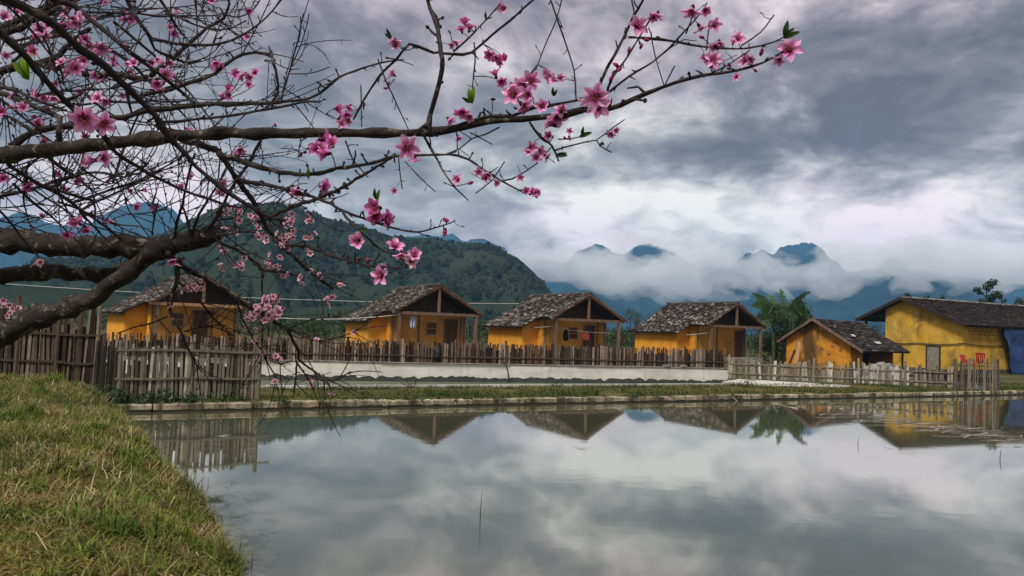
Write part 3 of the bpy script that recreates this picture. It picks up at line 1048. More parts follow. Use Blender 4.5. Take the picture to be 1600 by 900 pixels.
def hut(X, D, ang, label, seed, door_x=0.95, window=True, ext=True):
    g = random.Random(seed)
    r = empty('hut', (X, D, HZ), label, 'hut', 'small ochre huts with tiled roofs in a row behind the pond', ang)
    zp, ze, hw = 3.80, 2.213, 2.73
    sl = (zp - ze) / hw
    L, x0, we = 7.3, 1.86, 3.76
    up = Vector((0, 0, 1))
    W_ = 2.33                                   # half width of the walls
    y1 = 1.45                                   # the front wall stands back behind the porch
    zw = lambda x: zp - abs(x) * sl - 0.10
    # plaster walls: back, both sides, and the wing along one side
    mb = MB()
    th = 0.16
    mb.box(-W_, -W_ + th, y1 + 0.14, x0 + 0.35, 0, zw(W_))
    mb.box(W_ - th, W_, y1 + 0.14, L - 0.4, 0, zw(W_))
    xe = -3.42
    ze_w = zp - 3.42 * sl - 0.12
    mb.box(xe, xe + th, x0 + 0.35 + th, L - 0.4, 0, ze_w)
    # wing's front face, its top cut to the slope of the roof
    yw = x0 + 0.35
    mb.prism([(xe, yw, 0), (-W_, yw, 0), (-W_, yw, zw(W_)), (xe, yw, ze_w)], (0, 0, 0), (0, th, 0))
    mb.prism([(xe + .01, L - .4, 0), (W_ - .01, L - .4, 0), (W_ - .01, L - .4, zw(W_)), (0, L - .4, zw(0)), (xe + .01, L - .4, ze_w)], (0, -th, 0), (0, 0, 0))
    mb.build('wall', M_OCHRE, r)
    mb = MB()
    mb.box(-W_ + th, -W_ + th + 0.01, y1 + 0.2, L - 0.6, 0, 2.0)
    # front wall in the porch; gable boarding above, its shade put into the colour
    dw, dh = 0.82, 1.86
    xs = sorted({-W_, door_x, door_x + dw, W_})
    mb = MB()
    mb.box(-W_, door_x, y1, y1 + 0.12, 0, ze + 0.05)
    mb.box(door_x + dw, W_, y1, y1 + 0.12, 0, ze + 0.05)
    mb.box(door_x, door_x + dw, y1, y1 + 0.12, dh, ze + 0.05)
    fw = mb.build('front_wall', M_PLANK, r)
    mb = MB()
    mb.prism([(-W_, y1 + .02, ze + .05), (W_, y1 + .02, ze + .05), (0.0, y1 + .02, zp - 0.12)], (0, 0, 0), (0, 0.08, 0))
    mb.build('gable_boarding', M_GABLE, r)
    d = MB()
    d.box(door_x + 0.04, door_x + dw - 0.04, y1 + 0.05, y1 + 0.10, 0.02, dh - 0.04)
    for k in range(4):
        x = door_x + 0.06 + k * (dw - 0.12) / 4
        d.box(x, x + (dw - 0.12) / 4 - 0.02, y1 + 0.03, y1 + 0.05, 0.05, dh - 0.08)
    dr = d.build('door', M_DOORW, r)
    f_ = MB()
    for (a, b) in (((door_x - 0.04, 0), (door_x + 0.04, dh)), ((door_x + dw - 0.04, 0), (door_x + dw + 0.04, dh))):
        f_.box(a[0], b[0], y1 - 0.04, y1 + 0.03, 0, dh)
    f_.box(door_x - 0.04, door_x + dw + 0.04, y1 - 0.045, y1 + 0.03, dh, dh + 0.08)
    f_.build('door_frame', M_WOOD, dr)
    if window:
        wx = door_x - 1.15
        fr = MB()
        for (a, b, c, e_) in ((wx, wx + .06, 0.95, 1.75), (wx + .64, wx + .70, 0.95, 1.75), (wx + .06, wx + .64, 0.95, 1.01), (wx + .06, wx + .64, 1.69, 1.75), (wx + .06, wx + .64, 1.33, 1.37)):
            fr.box(a, b, y1 - 0.05, y1 - 0.003, c, e_)
        wf = fr.build('window', M_WOODL, r)
        pn = MB()
        pn.box(wx + .06, wx + .64, y1 - 0.02, y1 - 0.004, 1.01, 1.69)
        pn.build('shutter', M_DOORW, wf)
    for xk in (-W_ + 0.12, -0.62 + 0.1 * (seed % 3), door_x + dw + 0.22, W_ - 0.12):
        if door_x - 0.1 < xk < door_x + dw + 0.1 or (window and door_x - 1.25 < xk < door_x - 0.4) or xk > W_ - 0.05:
            continue
        st = MB()
        st.box(xk - 0.05, xk + 0.05, y1 - 0.05, y1 - 0.004, 0, ze)
        st.build('stud', M_WOOD, r)
    # roof: battens and boards under, tiles above
    roof = MB()
    roof.mat = 0

    def slope_v(side):
        return (lambda u: math.hypot(hw, hw * sl) if (u < x0 or side > 0) else math.hypot(we, we * sl))
    ca = 1 / math.hypot(1, sl)
    yo = -0.12
    for side in (-1, 1):
        da = Vector((side * ca, 0, -sl * ca))
        na = Vector((side * sl * ca, 0, ca))
        o = Vector((0, yo, zp))
        for (ua_, ub_, vl) in (((0, x0, math.hypot(hw, hw * sl)), (x0, L, math.hypot(we, we * sl))) if side < 0 else ((0, L, math.hypot(hw, hw * sl)),)):
            pts = [o + Vector((0, ua_, 0)), o + Vector((0, ub_, 0)), o + Vector((0, ub_, 0)) + da * vl, o + Vector((0, ua_, 0)) + da * vl]
            vs = [p - na * 0.06 for p in pts] + [p for p in pts]
            q = [(0, 1, 2, 3), (7, 6, 5, 4), (0, 4, 5, 1), (1, 5, 6, 2), (2, 6, 7, 3), (3, 7, 4, 0)]
            roof.col = (0.05, 0.032, 0.02)
            roof.add(vs, q)
    roof.mat = 1
    tiles(roof, [(Vector((0, yo - 0.06, zp)), Vector((0, 1, 0)), Vector((side * ca, 0, -sl * ca)), Vector((side * sl * ca, 0, ca)), L + 0.1, slope_v(side)) for side in (-1, 1)], seed, GREY_T)
    ro = roof.build('roof', [M_DARKW, M_TILE], r)
    rc = MB()
    k = 0.0
    while k < L:
        q_ = g.uniform(0.6, 1.3)
        rc.col = tuple(c * q_ for c in (0.10, 0.09, 0.085))
        zz = zp + 0.04 + g.uniform(0, 0.03)
        rc.tube([(g.uniform(-.02, .02), yo - 0.05 + k, zz), (g.uniform(-.02, .02), yo + k + 0.30, zz + 0.02)], 0.09, 6)
        k += 0.24
    rc.build('ridge_tiles', M_TILE, ro)
    # porch frame
    zt = ze - 0.03
    b = MB()
    b.beam((-hw + 0.1, 0, zt), (hw - 0.1, 0, zt), 0.13, 0.16)
    b.build('tie_beam', M_WOOD if seed % 5 else M_WOODL, r)
    b = MB()
    b.beam((0, 0, zt + 0.085), (0, 0, zp - 0.16), 0.14, 0.12)
    b.build('king_post', M_WOOD, r)
    for side in (-1, 1):
        b = MB()
        b.beam((side * 0.02, 0.0, zp - 0.15), (side * (hw - 0.03), 0.0, ze - 0.03 + 0.05), 0.12, 0.11, (0, 1, 0))
        b.build('rafter', M_WOOD, r)
        b = MB()
        b.beam((side * 0.01, yo - 0.015, zp - 0.01), (side * (hw + 0.05), yo - 0.015, ze - 0.04), 0.03, 0.16, (0, 0, 1))
        b.build('bargeboard', M_WOOD, r)
        b = MB()
        b.beam((side * (W_ - 0.02), 0.02, -0.25), (side * (W_ - 0.02), 0.02, zt - 0.082), 0.15, 0.15)
        b.build('post', M_WOOD, r)
        b = MB()
        b.beam((side * (W_ - 0.02), 0.1, zt + 0.02), (side * (W_ - 0.02), y1 - 0.01, zt + 0.02), 0.11, 0.12)
        b.build('side_beam', M_WOOD, r)
    b = MB()
    b.beam((-we + 0.06, x0 + 0.12, zp - we * sl - 0.02), (-we + 0.06, L - 0.2, zp - we * sl - 0.02), 0.08, 0.12)
    b.build('eave_beam', M_WOOD, r)
    # a low plinth in the porch
    b = MB()
    b.box(-W_ - 0.1, W_ + 0.1, -0.1, y1 - 0.002, -0.3, 0.05)
    b.build('porch_floor', M_STONE, r)
    return r


HUTS = [hut(-16.725, 42.844, 0.649, 'ochre hut half hidden behind the blossoming branches, beside the hill', 10, -0.1),
        hut(-4.079, 44.491, 0.465, 'ochre hut with pale blue cloth hanging in its open porch', 12, 0.95),
        hut(4.774, 48.519, 0.486, 'ochre hut with a black and a red garment on its porch line', 13, 0.62),
        hut(15.585, 54.434, 0.495, 'ochre hut next to the banana plant, its porch posts fully visible', 14, 1.25, window=False)]


def loc(h, x, y, z):
    a = h.rotation_euler[2]
    return Vector((h.location.x + x * math.cos(a) - y * math.sin(a), h.location.y + x * math.sin(a) + y * math.cos(a), h.location.z + z))


# ------------------------------------------------------------------ the small worn hut with its open shed
ang = 0.72
R0 = P(1329, 560, 48.8)
r = empty('shed', (R0.x, R0.y, 0.42), 'low orange plastered shed with stained wall and sagging dark tiled roof', 'shed', None, ang)
GW, GA = 4.3, 2.35                       # width of the gable and where the apex stands
ZB = 0.42
apz, ez, ezl = 3.42 - ZB, 2.05 - ZB, 2.2 - ZB
Ls = 6.4
# local axes: x runs back along the ridge's length (away to the right), y along the gable wall
mb = MB()
mb.prism([(0, 0, -0.2), (0, 0, ez), (0, GA, apz - 0.12), (0, GW, ezl), (0, GW, -0.2)], (0, 0, 0), (0.2, 0, 0))
mb.box(0.2, Ls - 0.3, GW - 0.2, GW, -0.2, ezl - 0.02)
mb.box(Ls - 0.5, Ls - 0.3, 0, GW - 0.2, -0.2, ez)
mb.box(0.2, 1.6, 0.0, 0.2, -0.2, ez - 0.02)
wl_ = mb.build('wall', M_ORANGE, r)
mb = MB()
for (yy_, zz_, ww_, hh_) in ((0.55, 1.0, 0.16, 0.22), (1.05, 1.25, 0.22, 0.12), (1.75, 1.05, 0.30, 0.14), (1.3, 0.7, 0.18, 0.18), (0.9, 1.55, 0.14, 0.10)):
    mb.box(-0.012, 0.0, yy_, yy_ + ww_, zz_, zz_ + hh_)
mb.build('exposed_brick', simple('bare_brick', (0.12, 0.05, 0.02), (0.26, 0.12, 0.05), 6), wl_)
mb = MB()
mb.box(2.2, 2.35, 1.6, 1.75, -0.2, 2.2)
mb.box(0.4, Ls - 0.5, 1.55, 1.6, -0.2, 1.9)
mb.build('inner_partition', M_DARKW, r)
roof = MB()
sR = (apz - ez) / GA
sL = (apz - ezl) / (GW - GA)
for (sg, s_, run) in ((-1, sR, GA + 0.95), (1, sL, GW - GA + 0.45)):
    c_ = 1 / math.hypot(1, s_)
    da = Vector((0, sg * c_, -s_ * c_))
    na = Vector((0, sg * s_ * c_, c_))
    o = Vector((-0.35, GA, apz))
    vl = run / c_
    pts = [o, o + Vector((Ls + .35, 0, 0)), o + Vector((Ls + .35, 0, 0)) + da * vl, o + da * vl]
    roof.mat = 0
    roof.add([p - na * 0.07 for p in pts] + pts, [(0, 3, 2, 1), (4, 5, 6, 7), (0, 1, 5, 4), (1, 2, 6, 5), (2, 3, 7, 6), (3, 0, 4, 7)])
    roof.mat = 1
    tiles(roof, [(o + Vector((-.04, 0, 0)), Vector((1, 0, 0)), da, na, Ls + .4, lambda u, vl=vl: vl)], 31 + sg, [(0.02, 0.018, 0.018), (0.03, 0.026, 0.026), (0.042, 0.036, 0.035), (0.06, 0.05, 0.048), (0.028, 0.02, 0.018), (0.03, 0.028, 0.03), (0.10, 0.09, 0.085)], 0.22, 0.22)
ro = roof.build('roof', [M_DARKW, M_TILE], r)
mb = MB()
for (x_, v_, a_, b_) in ((1.0, 2.1, .5, .2), (2.8, 2.9, .8, .2)):
    c_ = 1 / math.hypot(1, sR)
    o = Vector((x_, GA - v_ * c_, apz - v_ * sR * c_ + 0.15))
    mb.prism([o, o + Vector((a_, 0, 0.02)), o + Vector((a_ - .05, -b_ * c_, -b_ * sR * c_)), o + Vector((0.1, -b_ * c_, -b_ * sR * c_))], (0, 0, 0), (0, 0, 0.015))
mb.build('plastic_patch', M_PALEC, ro)
for sg, s_, run in ((-1, sR, GA + 0.95), (1, sL, GW - GA + 0.45)):
    mb = MB()
    mb.beam((-0.38, GA, apz + 0.0), (-0.38, GA + sg * run, apz - s_ * run - 0.02), 0.04, 0.16)
    mb.build('bargeboard', M_WOOD, r)
for x_ in (2.6, 5.8):
    mb = MB()
    mb.beam((x_, -0.72, -0.3), (x_, -0.72, ez - 0.36), 0.1, 0.1)
    mb.build('post', M_DARKW, r)

# ------------------------------------------------------------------ the large yellow building
ang = math.atan2(.447, .894)
RC = P(1504, 560, 52.4)
BZ = 0.2
r = empty('farm_building', (RC.x, RC.y, BZ), 'large yellow plastered building with a long low dark roof and grey door', 'building', None, ang)
GW, GA = 5.9, 4.35
apz, ez = 5.28 - BZ, 3.62 - BZ
LB = 22.0
sR = (apz - ez) / GA
sL = (apz - (3.72 - BZ)) / (GW + 2.2 - GA)
ezl = apz - sL * (GW - GA)
mb = MB()
mb.prism([(0, 0, -0.3), (0, 0, ez - 0.05), (0, GA, apz - 0.15), (0, GW, ezl - 0.12), (0, GW, -0.3)], (0, 0, 0), (0.22, 0, 0))
mb.box(0.22, LB, 0.0, 0.22, -0.3, ez - 0.05)
mb.box(0.22, LB, GW - .22, GW, -0.3, ezl - 0.12)
wl_ = mb.build('wall', M_YELLOW, r)
mb = MB()
mb.box(-0.02, 0.0, 0.02, GW - .02, -0.3, 0.22)
mb.box(0.0, LB, -0.02, 0.0, -0.3, 0.34)
mb.build('plinth', simple('dark_base_plaster', (0.05, 0.045, 0.03), (0.14, 0.12, 0.07), 2.5), wl_)  # darker plaster strip along the foot of the walls
mb = MB()                                        # dark triangles stand for the shaded holes of pierced bricks under the eave
for row in range(2):
    for k in range(13):
        x_ = 0.55 + k * 0.30 + (row % 2) * 0.15
        z_ = ez - 0.62 - row * 0.2
        mb.prism([(x_, -0.012, z_), (x_ + 0.16, -0.012, z_), (x_ + 0.08, -0.012, z_ + 0.17)], (0, 0, 0), (0, 0.01, 0))
mb.build('vent_hole_shade', M_DARKW, r)
# door in the gable wall
dy0 = 1.55
d = MB()
d.box(-0.05, -0.003, dy0 + .08, dy0 + 0.98, 0.0, 1.72)
for k in range(5):
    d.box(-0.065, -0.05, dy0 + .1 + k * 0.172, dy0 + .1 + k * 0.172 + 0.155, 0.03, 1.69)
dr = d.build('door', simple('weathered_grey_door', (0.14, 0.125, 0.10), (0.30, 0.275, 0.22), 2.5, stretch=(1, 8, 1)), r)
f_ = MB()
f_.box(-0.08, -0.003, dy0, dy0 + .08, 0, 1.80)
f_.box(-0.08, -0.003, dy0 + .98, dy0 + 1.06, 0, 1.80)
f_.box(-0.08, -0.003, dy0 + .08, dy0 + .98, 1.72, 1.80)
f_.build('door_frame', M_DARKW, dr)
roof = MB()
for (sg, s_, run) in ((-1, sR, GA + 0.55), (1, sL, GW + 2.2 - GA)):
    c_ = 1 / math.hypot(1, s_)
    da = Vector((0, sg * c_, -s_ * c_))
    na = Vector((0, sg * s_ * c_, c_))
    o = Vector((-0.45, GA, apz))
    vl = run / c_
    pts = [o, o + Vector((LB + .45, 0, 0)), o + Vector((LB + .45, 0, 0)) + da * vl, o + da * vl]
    roof.mat = 0
    roof.add([p - na * 0.08 for p in pts] + pts, [(0, 3, 2, 1), (4, 5, 6, 7), (0, 1, 5, 4), (1, 2, 6, 5), (2, 3, 7, 6), (3, 0, 4, 7)])
    roof.mat = 1
    tiles(roof, [(o + Vector((-.04, 0, 0)), Vector((1, 0, 0)), da, na, LB * 0.8, lambda u, vl=vl: vl)], 41 + sg, [(0.018, 0.015, 0.016), (0.028, 0.022, 0.023), (0.04, 0.032, 0.032), (0.05, 0.036, 0.034), (0.03, 0.02, 0.018), (0.022, 0.02, 0.024)], 0.26, 0.26)
ro = roof.build('roof', [M_DARKW, M_TILE], r)
mb = MB()
k = -0.4
g = random.Random(4)
while k < LB * 0.8:
    q_ = g.uniform(0.5, 1.4)
    mb.col = tuple(c * q_ for c in (0.20, 0.19, 0.18))
    mb.tube([(k, GA, apz + 0.05 + g.uniform(0, .03)), (k + 0.42, GA, apz + 0.07)], 0.1, 6)
    k += 0.36
mb.build('ridge_tiles', M_TILE, ro)
for sg, s_, run in ((-1, sR, GA + 0.55), (1, sL, GW + 2.2 - GA)):
    mb = MB()
    mb.beam((-0.48, GA, apz - 0.01), (-0.48, GA + sg * run, apz - s_ * run - 0.02), 0.05, 0.2)
    mb.build('bargeboard', M_DARKW, r)
for x_ in (0.05, 4.0):
    mb = MB()
    mb.beam((x_, GW + 1.7, -0.3), (x_, GW + 1.7, apz - sL * (GW + 1.7 - GA) - 0.1), 0.14, 0.14)
    mb.build('post', M_DARKW, r)
mb = MB()
mb.beam((0.05, GW + 0.01, ezl - 0.65), (0.05, GW + 1.95, ezl - 0.65), 0.1, 0.12)
mb.build('tie_beam', M_DARKW, r)
BLD = r


def onb(x, y, z):
    return loc(BLD, x, y, z)


def sagline(a, b, sag, n=14):
    a, b = Vector(a), Vector(b)
    return [a.lerp(b, i / n) - Vector((0, 0, sag * 4 * (i / n) * (1 - i / n))) for i in range(n + 1)]


mb = MB()
for (a, b, s_) in (((-0.06, 5.85, 2.05), (-0.06, 3.3, 1.95), 0.14), ((-0.06, 3.3, 1.95), (-0.06, 0.0, 2.02), 0.10), ((-0.06, 0.0, 2.02), (-0.02, -0.06, 2.05), 0), ((-0.02, -0.06, 2.05), (4.2, -0.06, 1.98), 0.10)):
    mb.tube(sagline(onb(*a), onb(*b), s_), 0.028, 5)
tag(mb.build('power_cable', M_BLACK), 'black cable sagging along the yellow wall above the grey door', 'cable')

# blue tarpaulin hanging from the eave
mb = MB()
nx, nz = 40, 16
for j in range(nz + 1):
    for i in range(nx + 1):
        u, v = i / nx, j / nz
        x_ = 3.75 + u * 6.5 + (1 - v) * 0.0 + v * 0.45 * (1 - u)
        bulge = 0.10 + 0.35 * v + 0.12 * math.sin(u * 26 + v * 3 + 3 * fbm(u * 3, v * 2, 5)) * (0.3 + v) + 0.22 * fbm(u * 7, v * 4, 2, 5)
        mb.v.append(tuple(onb(x_, -0.38 - bulge * 0.7, ez - 0.22 - v * (ez - 0.26))))
        mb.c.append((1, 1, 1))
for j in range(nz):
    for i in range(nx):
        a = j * (nx + 1) + i
        mb.f.append((a, a + nx + 1, a + nx + 2, a + 1))
        mb.mi.append(0)
tp = mb.build('tarpaulin', M_BLUE, smooth=True)
sm = tp.modifiers.new('thick', 'SOLIDIFY')
sm.thickness = 0.012
tag(tp, 'dark blue tarpaulin hanging from the eave of the yellow building', 'tarpaulin')

# ------------------------------------------------------------------ fences


def picket_fence(name, A, B, z0, z1, height, label, cat, pal, pitch=0.19, wid=0.085, thick=0.025, post_every=2.6, seed=1, group=None, rails=(0.3, 0.72), gaps=0.04, jag=0.06, lean=0.02, tilt=0.0, post_extra=0.08, rail_side=1, rail_over=0.0, backing=None):
    g = random.Random(seed)
    A, B = Vector((A[0], A[1], 0)), Vector((B[0], B[1], 0))
    L = (B - A).length
    d = (B - A) / L
    n = Vector((-d.y, d.x, 0))
    zg = lambda s: z0 + (z1 - z0) * s / L
    r = empty(name, (A.x, A.y, z0), label, cat, group)
    base = Vector((A.x, A.y, z0))
    npan = max(1, round(L / post_every))
    per = L / npan
    for k in range(npan):
        mb = MB()
        s = k * per + pitch * 0.6
        while s < (k + 1) * per - pitch * 0.3:
            if g.random() > gaps:
                h = height * (1 + g.uniform(-jag, jag)) + 0.04 * fbm(s * 0.6, seed)
                wd_ = wid * g.uniform(0.7, 1.2)
                p = A + d * s + Vector((0, 0, zg(s) - 0.04)) - base
                tl = d * (g.uniform(-lean, lean) * h + tilt * h) + n * g.uniform(-0.02, 0.02)
                c = pal[g.randrange(len(pal))]
                k_ = g.uniform(0.6, 1.35)
                mb.col = tuple(q * k_ for q in c)
                t0 = p - d * wd_ / 2
                t1 = p + d * wd_ / 2
                up = Vector((0, 0, h)) + tl
                peak = g.uniform(-0.25, 0.25) * wd_
                vs = []
                for o in (-thick / 2, thick / 2):
                    vs += [t0 + n * o, t1 + n * o, t1 + n * o + up + Vector((0, 0, peak)), t0 + n * o + up - Vector((0, 0, peak))]
                mb.add(vs, [(0, 1, 2, 3), (7, 6, 5, 4), (0, 4, 5, 1), (1, 5, 6, 2), (2, 6, 7, 3), (3, 7, 4, 0)])
            s += pitch * g.uniform(0.82, 1.18)
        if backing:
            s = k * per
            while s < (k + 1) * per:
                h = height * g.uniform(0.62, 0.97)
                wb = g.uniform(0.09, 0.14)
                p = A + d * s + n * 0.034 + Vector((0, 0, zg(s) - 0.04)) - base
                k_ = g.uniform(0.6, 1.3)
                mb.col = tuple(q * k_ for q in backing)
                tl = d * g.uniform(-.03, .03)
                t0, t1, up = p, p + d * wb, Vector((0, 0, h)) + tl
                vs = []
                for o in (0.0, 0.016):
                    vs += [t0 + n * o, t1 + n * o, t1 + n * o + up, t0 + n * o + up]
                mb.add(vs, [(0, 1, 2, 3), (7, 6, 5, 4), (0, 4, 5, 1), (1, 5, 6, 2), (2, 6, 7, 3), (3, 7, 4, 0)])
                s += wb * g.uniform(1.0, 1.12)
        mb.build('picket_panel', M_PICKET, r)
    for f in rails:
        mb = MB()
        mb.col = tuple(q * 0.9 for q in pal[0])
        n_ = max(2, npan * 2)
        pts = [A + d * (-0.1 + (L + 0.2 + rail_over) * i / n_) + n * (rail_side * (thick / 2 + 0.022)) + Vector((0, 0, zg(L * i / n_) + height * f + g.uniform(-.02, .02))) - base for i in range(n_ + 1)]
        for a, b in zip(pts, pts[1:]):
            mb.beam(a, b, 0.035, 0.05)
        mb.build('rail', M_PICKET, r)
    for k in range(npan + 1):
        mb = MB()
        k_ = g.uniform(0.8, 1.2)
        mb.col = tuple(q * k_ for q in pal[g.randrange(len(pal))])
        p = A + d * (k * per) + Vector((0, 0, zg(k * per))) - base
        mb.tube([p - Vector((0, 0, 0.25)), p + Vector((0, 0, height * 0.5)) + d * g.uniform(-.02, .02), p + Vector((g.uniform(-.03, .03), 0, height * (1 + post_extra) + g.uniform(-.03, .06)))], [0.06, 0.056, 0.05], 7)
        mb.build('post', M_PICKET, r)
    return r


BRN = [(0.11, 0.072, 0.052), (0.15, 0.105, 0.076), (0.06, 0.04, 0.031), (0.21, 0.155, 0.115), (0.30, 0.245, 0.195), (0.04, 0.027, 0.022)]
GRY = [(0.20, 0.185, 0.14), (0.27, 0.25, 0.205), (0.13, 0.115, 0.085), (0.40, 0.375, 0.31), (0.08, 0.068, 0.05), (0.22, 0.19, 0.13), (0.17, 0.16, 0.11)]
DRK = [(0.085, 0.060, 0.045), (0.115, 0.085, 0.064), (0.15, 0.115, 0.088), (0.20, 0.16, 0.125), (0.05, 0.036, 0.028)]
fa = wallpt(146) + wn * 0.14
fb = WR + wn * 0.14 - wd * 0.15
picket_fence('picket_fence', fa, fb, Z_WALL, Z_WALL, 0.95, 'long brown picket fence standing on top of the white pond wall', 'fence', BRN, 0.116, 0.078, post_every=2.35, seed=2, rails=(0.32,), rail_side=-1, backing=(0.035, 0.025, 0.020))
ga, gb = Zp(186, 632.5, 0.16), Zp(411, 628, 0.16)
ga = kerb(fronts(186), 0.5, 0)
gb = kerb(fronts(409), 0.55, 0)
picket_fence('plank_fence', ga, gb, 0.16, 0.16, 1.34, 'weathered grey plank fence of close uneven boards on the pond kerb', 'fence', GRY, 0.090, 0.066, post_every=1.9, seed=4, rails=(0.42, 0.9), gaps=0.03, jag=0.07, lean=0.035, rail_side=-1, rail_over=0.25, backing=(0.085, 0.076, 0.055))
ta, tb = P(-40, 560, 19.2), P(150, 560, 19.9)
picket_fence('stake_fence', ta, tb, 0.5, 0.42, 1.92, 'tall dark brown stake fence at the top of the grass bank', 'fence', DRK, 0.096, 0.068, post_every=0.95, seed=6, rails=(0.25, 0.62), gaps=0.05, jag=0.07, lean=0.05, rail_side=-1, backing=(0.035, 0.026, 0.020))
ua, ub = P(152, 560, 19.6), P(187, 560, 18.7)
picket_fence('stake_fence', ua, ub, 0.2, 0.16, 1.22, 'short almost black fence section linking tall stakes and grey planks', 'fence', [(0.03, 0.024, 0.02), (0.045, 0.036, 0.03), (0.022, 0.018, 0.016)], 0.1, 0.07, post_every=1.4, seed=8, rails=(0.38, 0.62), gaps=0.05)
# loose bamboo fence round the yard, then a taller panel at the waterside
ba, bb = P(1139, 575, 38.4), P(1492, 590, 34.6)
picket_fence('bamboo_fence', ba, bb, 0.10, 0.19, 0.95, 'low crooked bamboo and board fence in front of the sheds', 'fence', [(0.24, 0.205, 0.15), (0.17, 0.145, 0.105), (0.32, 0.28, 0.21), (0.12, 0.10, 0.07), (0.46, 0.43, 0.36), (0.20, 0.16, 0.115)], 0.115, 0.108, post_every=1.75, seed=9, rails=(0.3, 0.75), gaps=0.05, jag=0.16, lean=0.10, post_extra=0.22, rail_side=-1)
ca_, cb_ = kerb(fronts(1492, 0.5), 0.5, 0), kerb(fronts(1557, 0.2), 0.12, 0)
picket_fence('bamboo_fence', ca_, cb_, 0.02, 0.0, 1.45, 'upright dark bamboo fence panel reaching down to the pond water', 'fence', [(0.14, 0.115, 0.085), (0.19, 0.16, 0.12), (0.09, 0.075, 0.055), (0.25, 0.215, 0.165)], 0.105, 0.055, post_every=0.9, seed=11, rails=(0.3, 0.62, 0.85), gaps=0.05, jag=0.1, lean=0.04, post_extra=0.05)

# ------------------------------------------------------------------ plants


def foliage(name, parent, blobs, leaf, colors, seed, material=None, droop=0.3, per=None):
    """leaf-sized faces spread through a handful of ellipsoids; blobs: (centre, radii, count)"""
    g = np.random.default_rng(seed)
    Vs, Cs = [], []
    for (c, rr, n) in blobs:
        d = g.normal(size=(n, 3))
        d /= np.linalg.norm(d, axis=1)[:, None]
        rad = g.random(n) ** 0.45
        p = np.array(c) + d * rad[:, None] * np.array(rr)
        ax = d * 0.6 + g.normal(size=(n, 3)) * 0.7
        ax[:, 2] -= droop
        ax /= np.linalg.norm(ax, axis=1)[:, None]
        sd = np.cross(ax, g.normal(size=(n, 3)))
        sd /= np.linalg.norm(sd, axis=1)[:, None] + 1e-9
        L = leaf * g.uniform(0.6, 1.4, n)[:, None]
        w_ = L * g.uniform(0.28, 0.45, n)[:, None]
        Vs.append(np.stack([p - ax * L * 0.5, p + sd * w_ * 0.5, p + ax * L * 0.5, p - sd * w_ * 0.5], 1).reshape(-1, 3))
        col = np.array(colors)[g.integers(0, len(colors), n)] * g.uniform(0.6, 1.35, n)[:, None] * g.uniform(0.75, 1.2)
        Cs.append(np.repeat(col, 4, 0))
    V = np.concatenate(Vs)
    F = np.arange(len(V)).reshape(-1, 4)
    return npmesh(name, V, F, material or M_LEAF, np.concatenate(Cs), parent)


DG = [(0.026, 0.052, 0.014), (0.038, 0.070, 0.018), (0.052, 0.088, 0.022), (0.020, 0.038, 0.012)]
MG = [(0.045, 0.085, 0.024), (0.06, 0.11, 0.03), (0.08, 0.13, 0.035), (0.03, 0.06, 0.02)]
LG = [(0.09, 0.15, 0.035), (0.12, 0.18, 0.05), (0.07, 0.12, 0.03)]


def bush(px, py, wpx, hpx, Y, cols, label, seed, zb=0.5, n=520, name='bush', cat='bush', leaf=0.16, group=None, k=7):
    g = random.Random(seed)
    c = P(px, py, Y)
    wx, hh = wpx * Y / FPX / 2, hpx * Y / FPX / 2
    r = empty(name, (c.x, Y, zb), label, cat, group)
    zc = c.z - zb
    bl = []
    for i in range(k):
        s = g.uniform(0.4, 0.65)
        bl.append(((g.uniform(-0.6, 0.6) * wx, g.uniform(-0.6, 0.6) * wx, zc + g.uniform(-0.62, 0.5) * hh), (wx * s, wx * s, hh * s), int(n / k)))
    foliage('foliage', r, bl, leaf, cols, seed)
    mb = MB()
    for i in range(5):
        a = g.uniform(0, 6.28)
        e = Vector((math.cos(a) * wx * 0.5, math.sin(a) * wx * 0.5, max(0.2, zc + hh * g.uniform(-.2, .5))))
        mb.tube([(0.05 * math.cos(a), 0.05 * math.sin(a), -0.1), e * 0.5 + Vector((0, 0, 0.1)), e], [0.035, 0.025, 0.01], 5)
    mb.build('stem', M_DARKW, r)
    return r


def tree(px, ptop, wpx, Y, cols, label, seed, zb=0.3, cat='tree', name='tree', bare=0.35, n=1400, leaf=0.35, group=None):
    """a trunk with limbs, each limb ending in its own clumps of leaves"""
    g = random.Random(seed)
    top = P(px, ptop, Y)
    H = top.z - zb
    r = empty(name, (top.x, Y, zb), label, cat, group)
    tk = MB()
    lean = g.uniform(-.06, .06) * H
    tk.tube([(0, 0, -0.3), (lean * .3, 0, H * .35), (lean * .7, 0, H * .65), (lean, 0, H * .93)], [H * .02, H * .016, H * .010, H * .003], 7)
    wx = wpx * Y / FPX / 2
    bl = []
    for i in range(13):
        t_ = bare + (1 - bare) * (i + 0.5) / 13
        a = g.uniform(0, 6.28)
        out = wx * g.uniform(0.45, 1.0) * math.sin(min(1.0, (1 - t_) / (1 - bare) * 0.85 + 0.18) * PI * 0.62)
        s = Vector((lean * t_, 0, H * (t_ - 0.09)))
        e = Vector((lean * t_ + math.cos(a) * out, math.sin(a) * out, H * t_))
        tk.tube([s, s.lerp(e, .5) + Vector((0, 0, H * .015)), e], [H * .006, H * .004, H * .0015], 5)
        rr = wx * g.uniform(0.22, 0.40)
        bl.append((tuple(e), (rr, rr, rr * g.uniform(0.6, 1.0)), int(n / 16)))
        bl.append((tuple(s.lerp(e, 0.6)), (rr * .7, rr * .7, rr * .6), int(n / 40)))
    tk.build('trunk', M_DARKW, r)
    foliage('crown', r, bl, leaf, cols, seed)
    return r


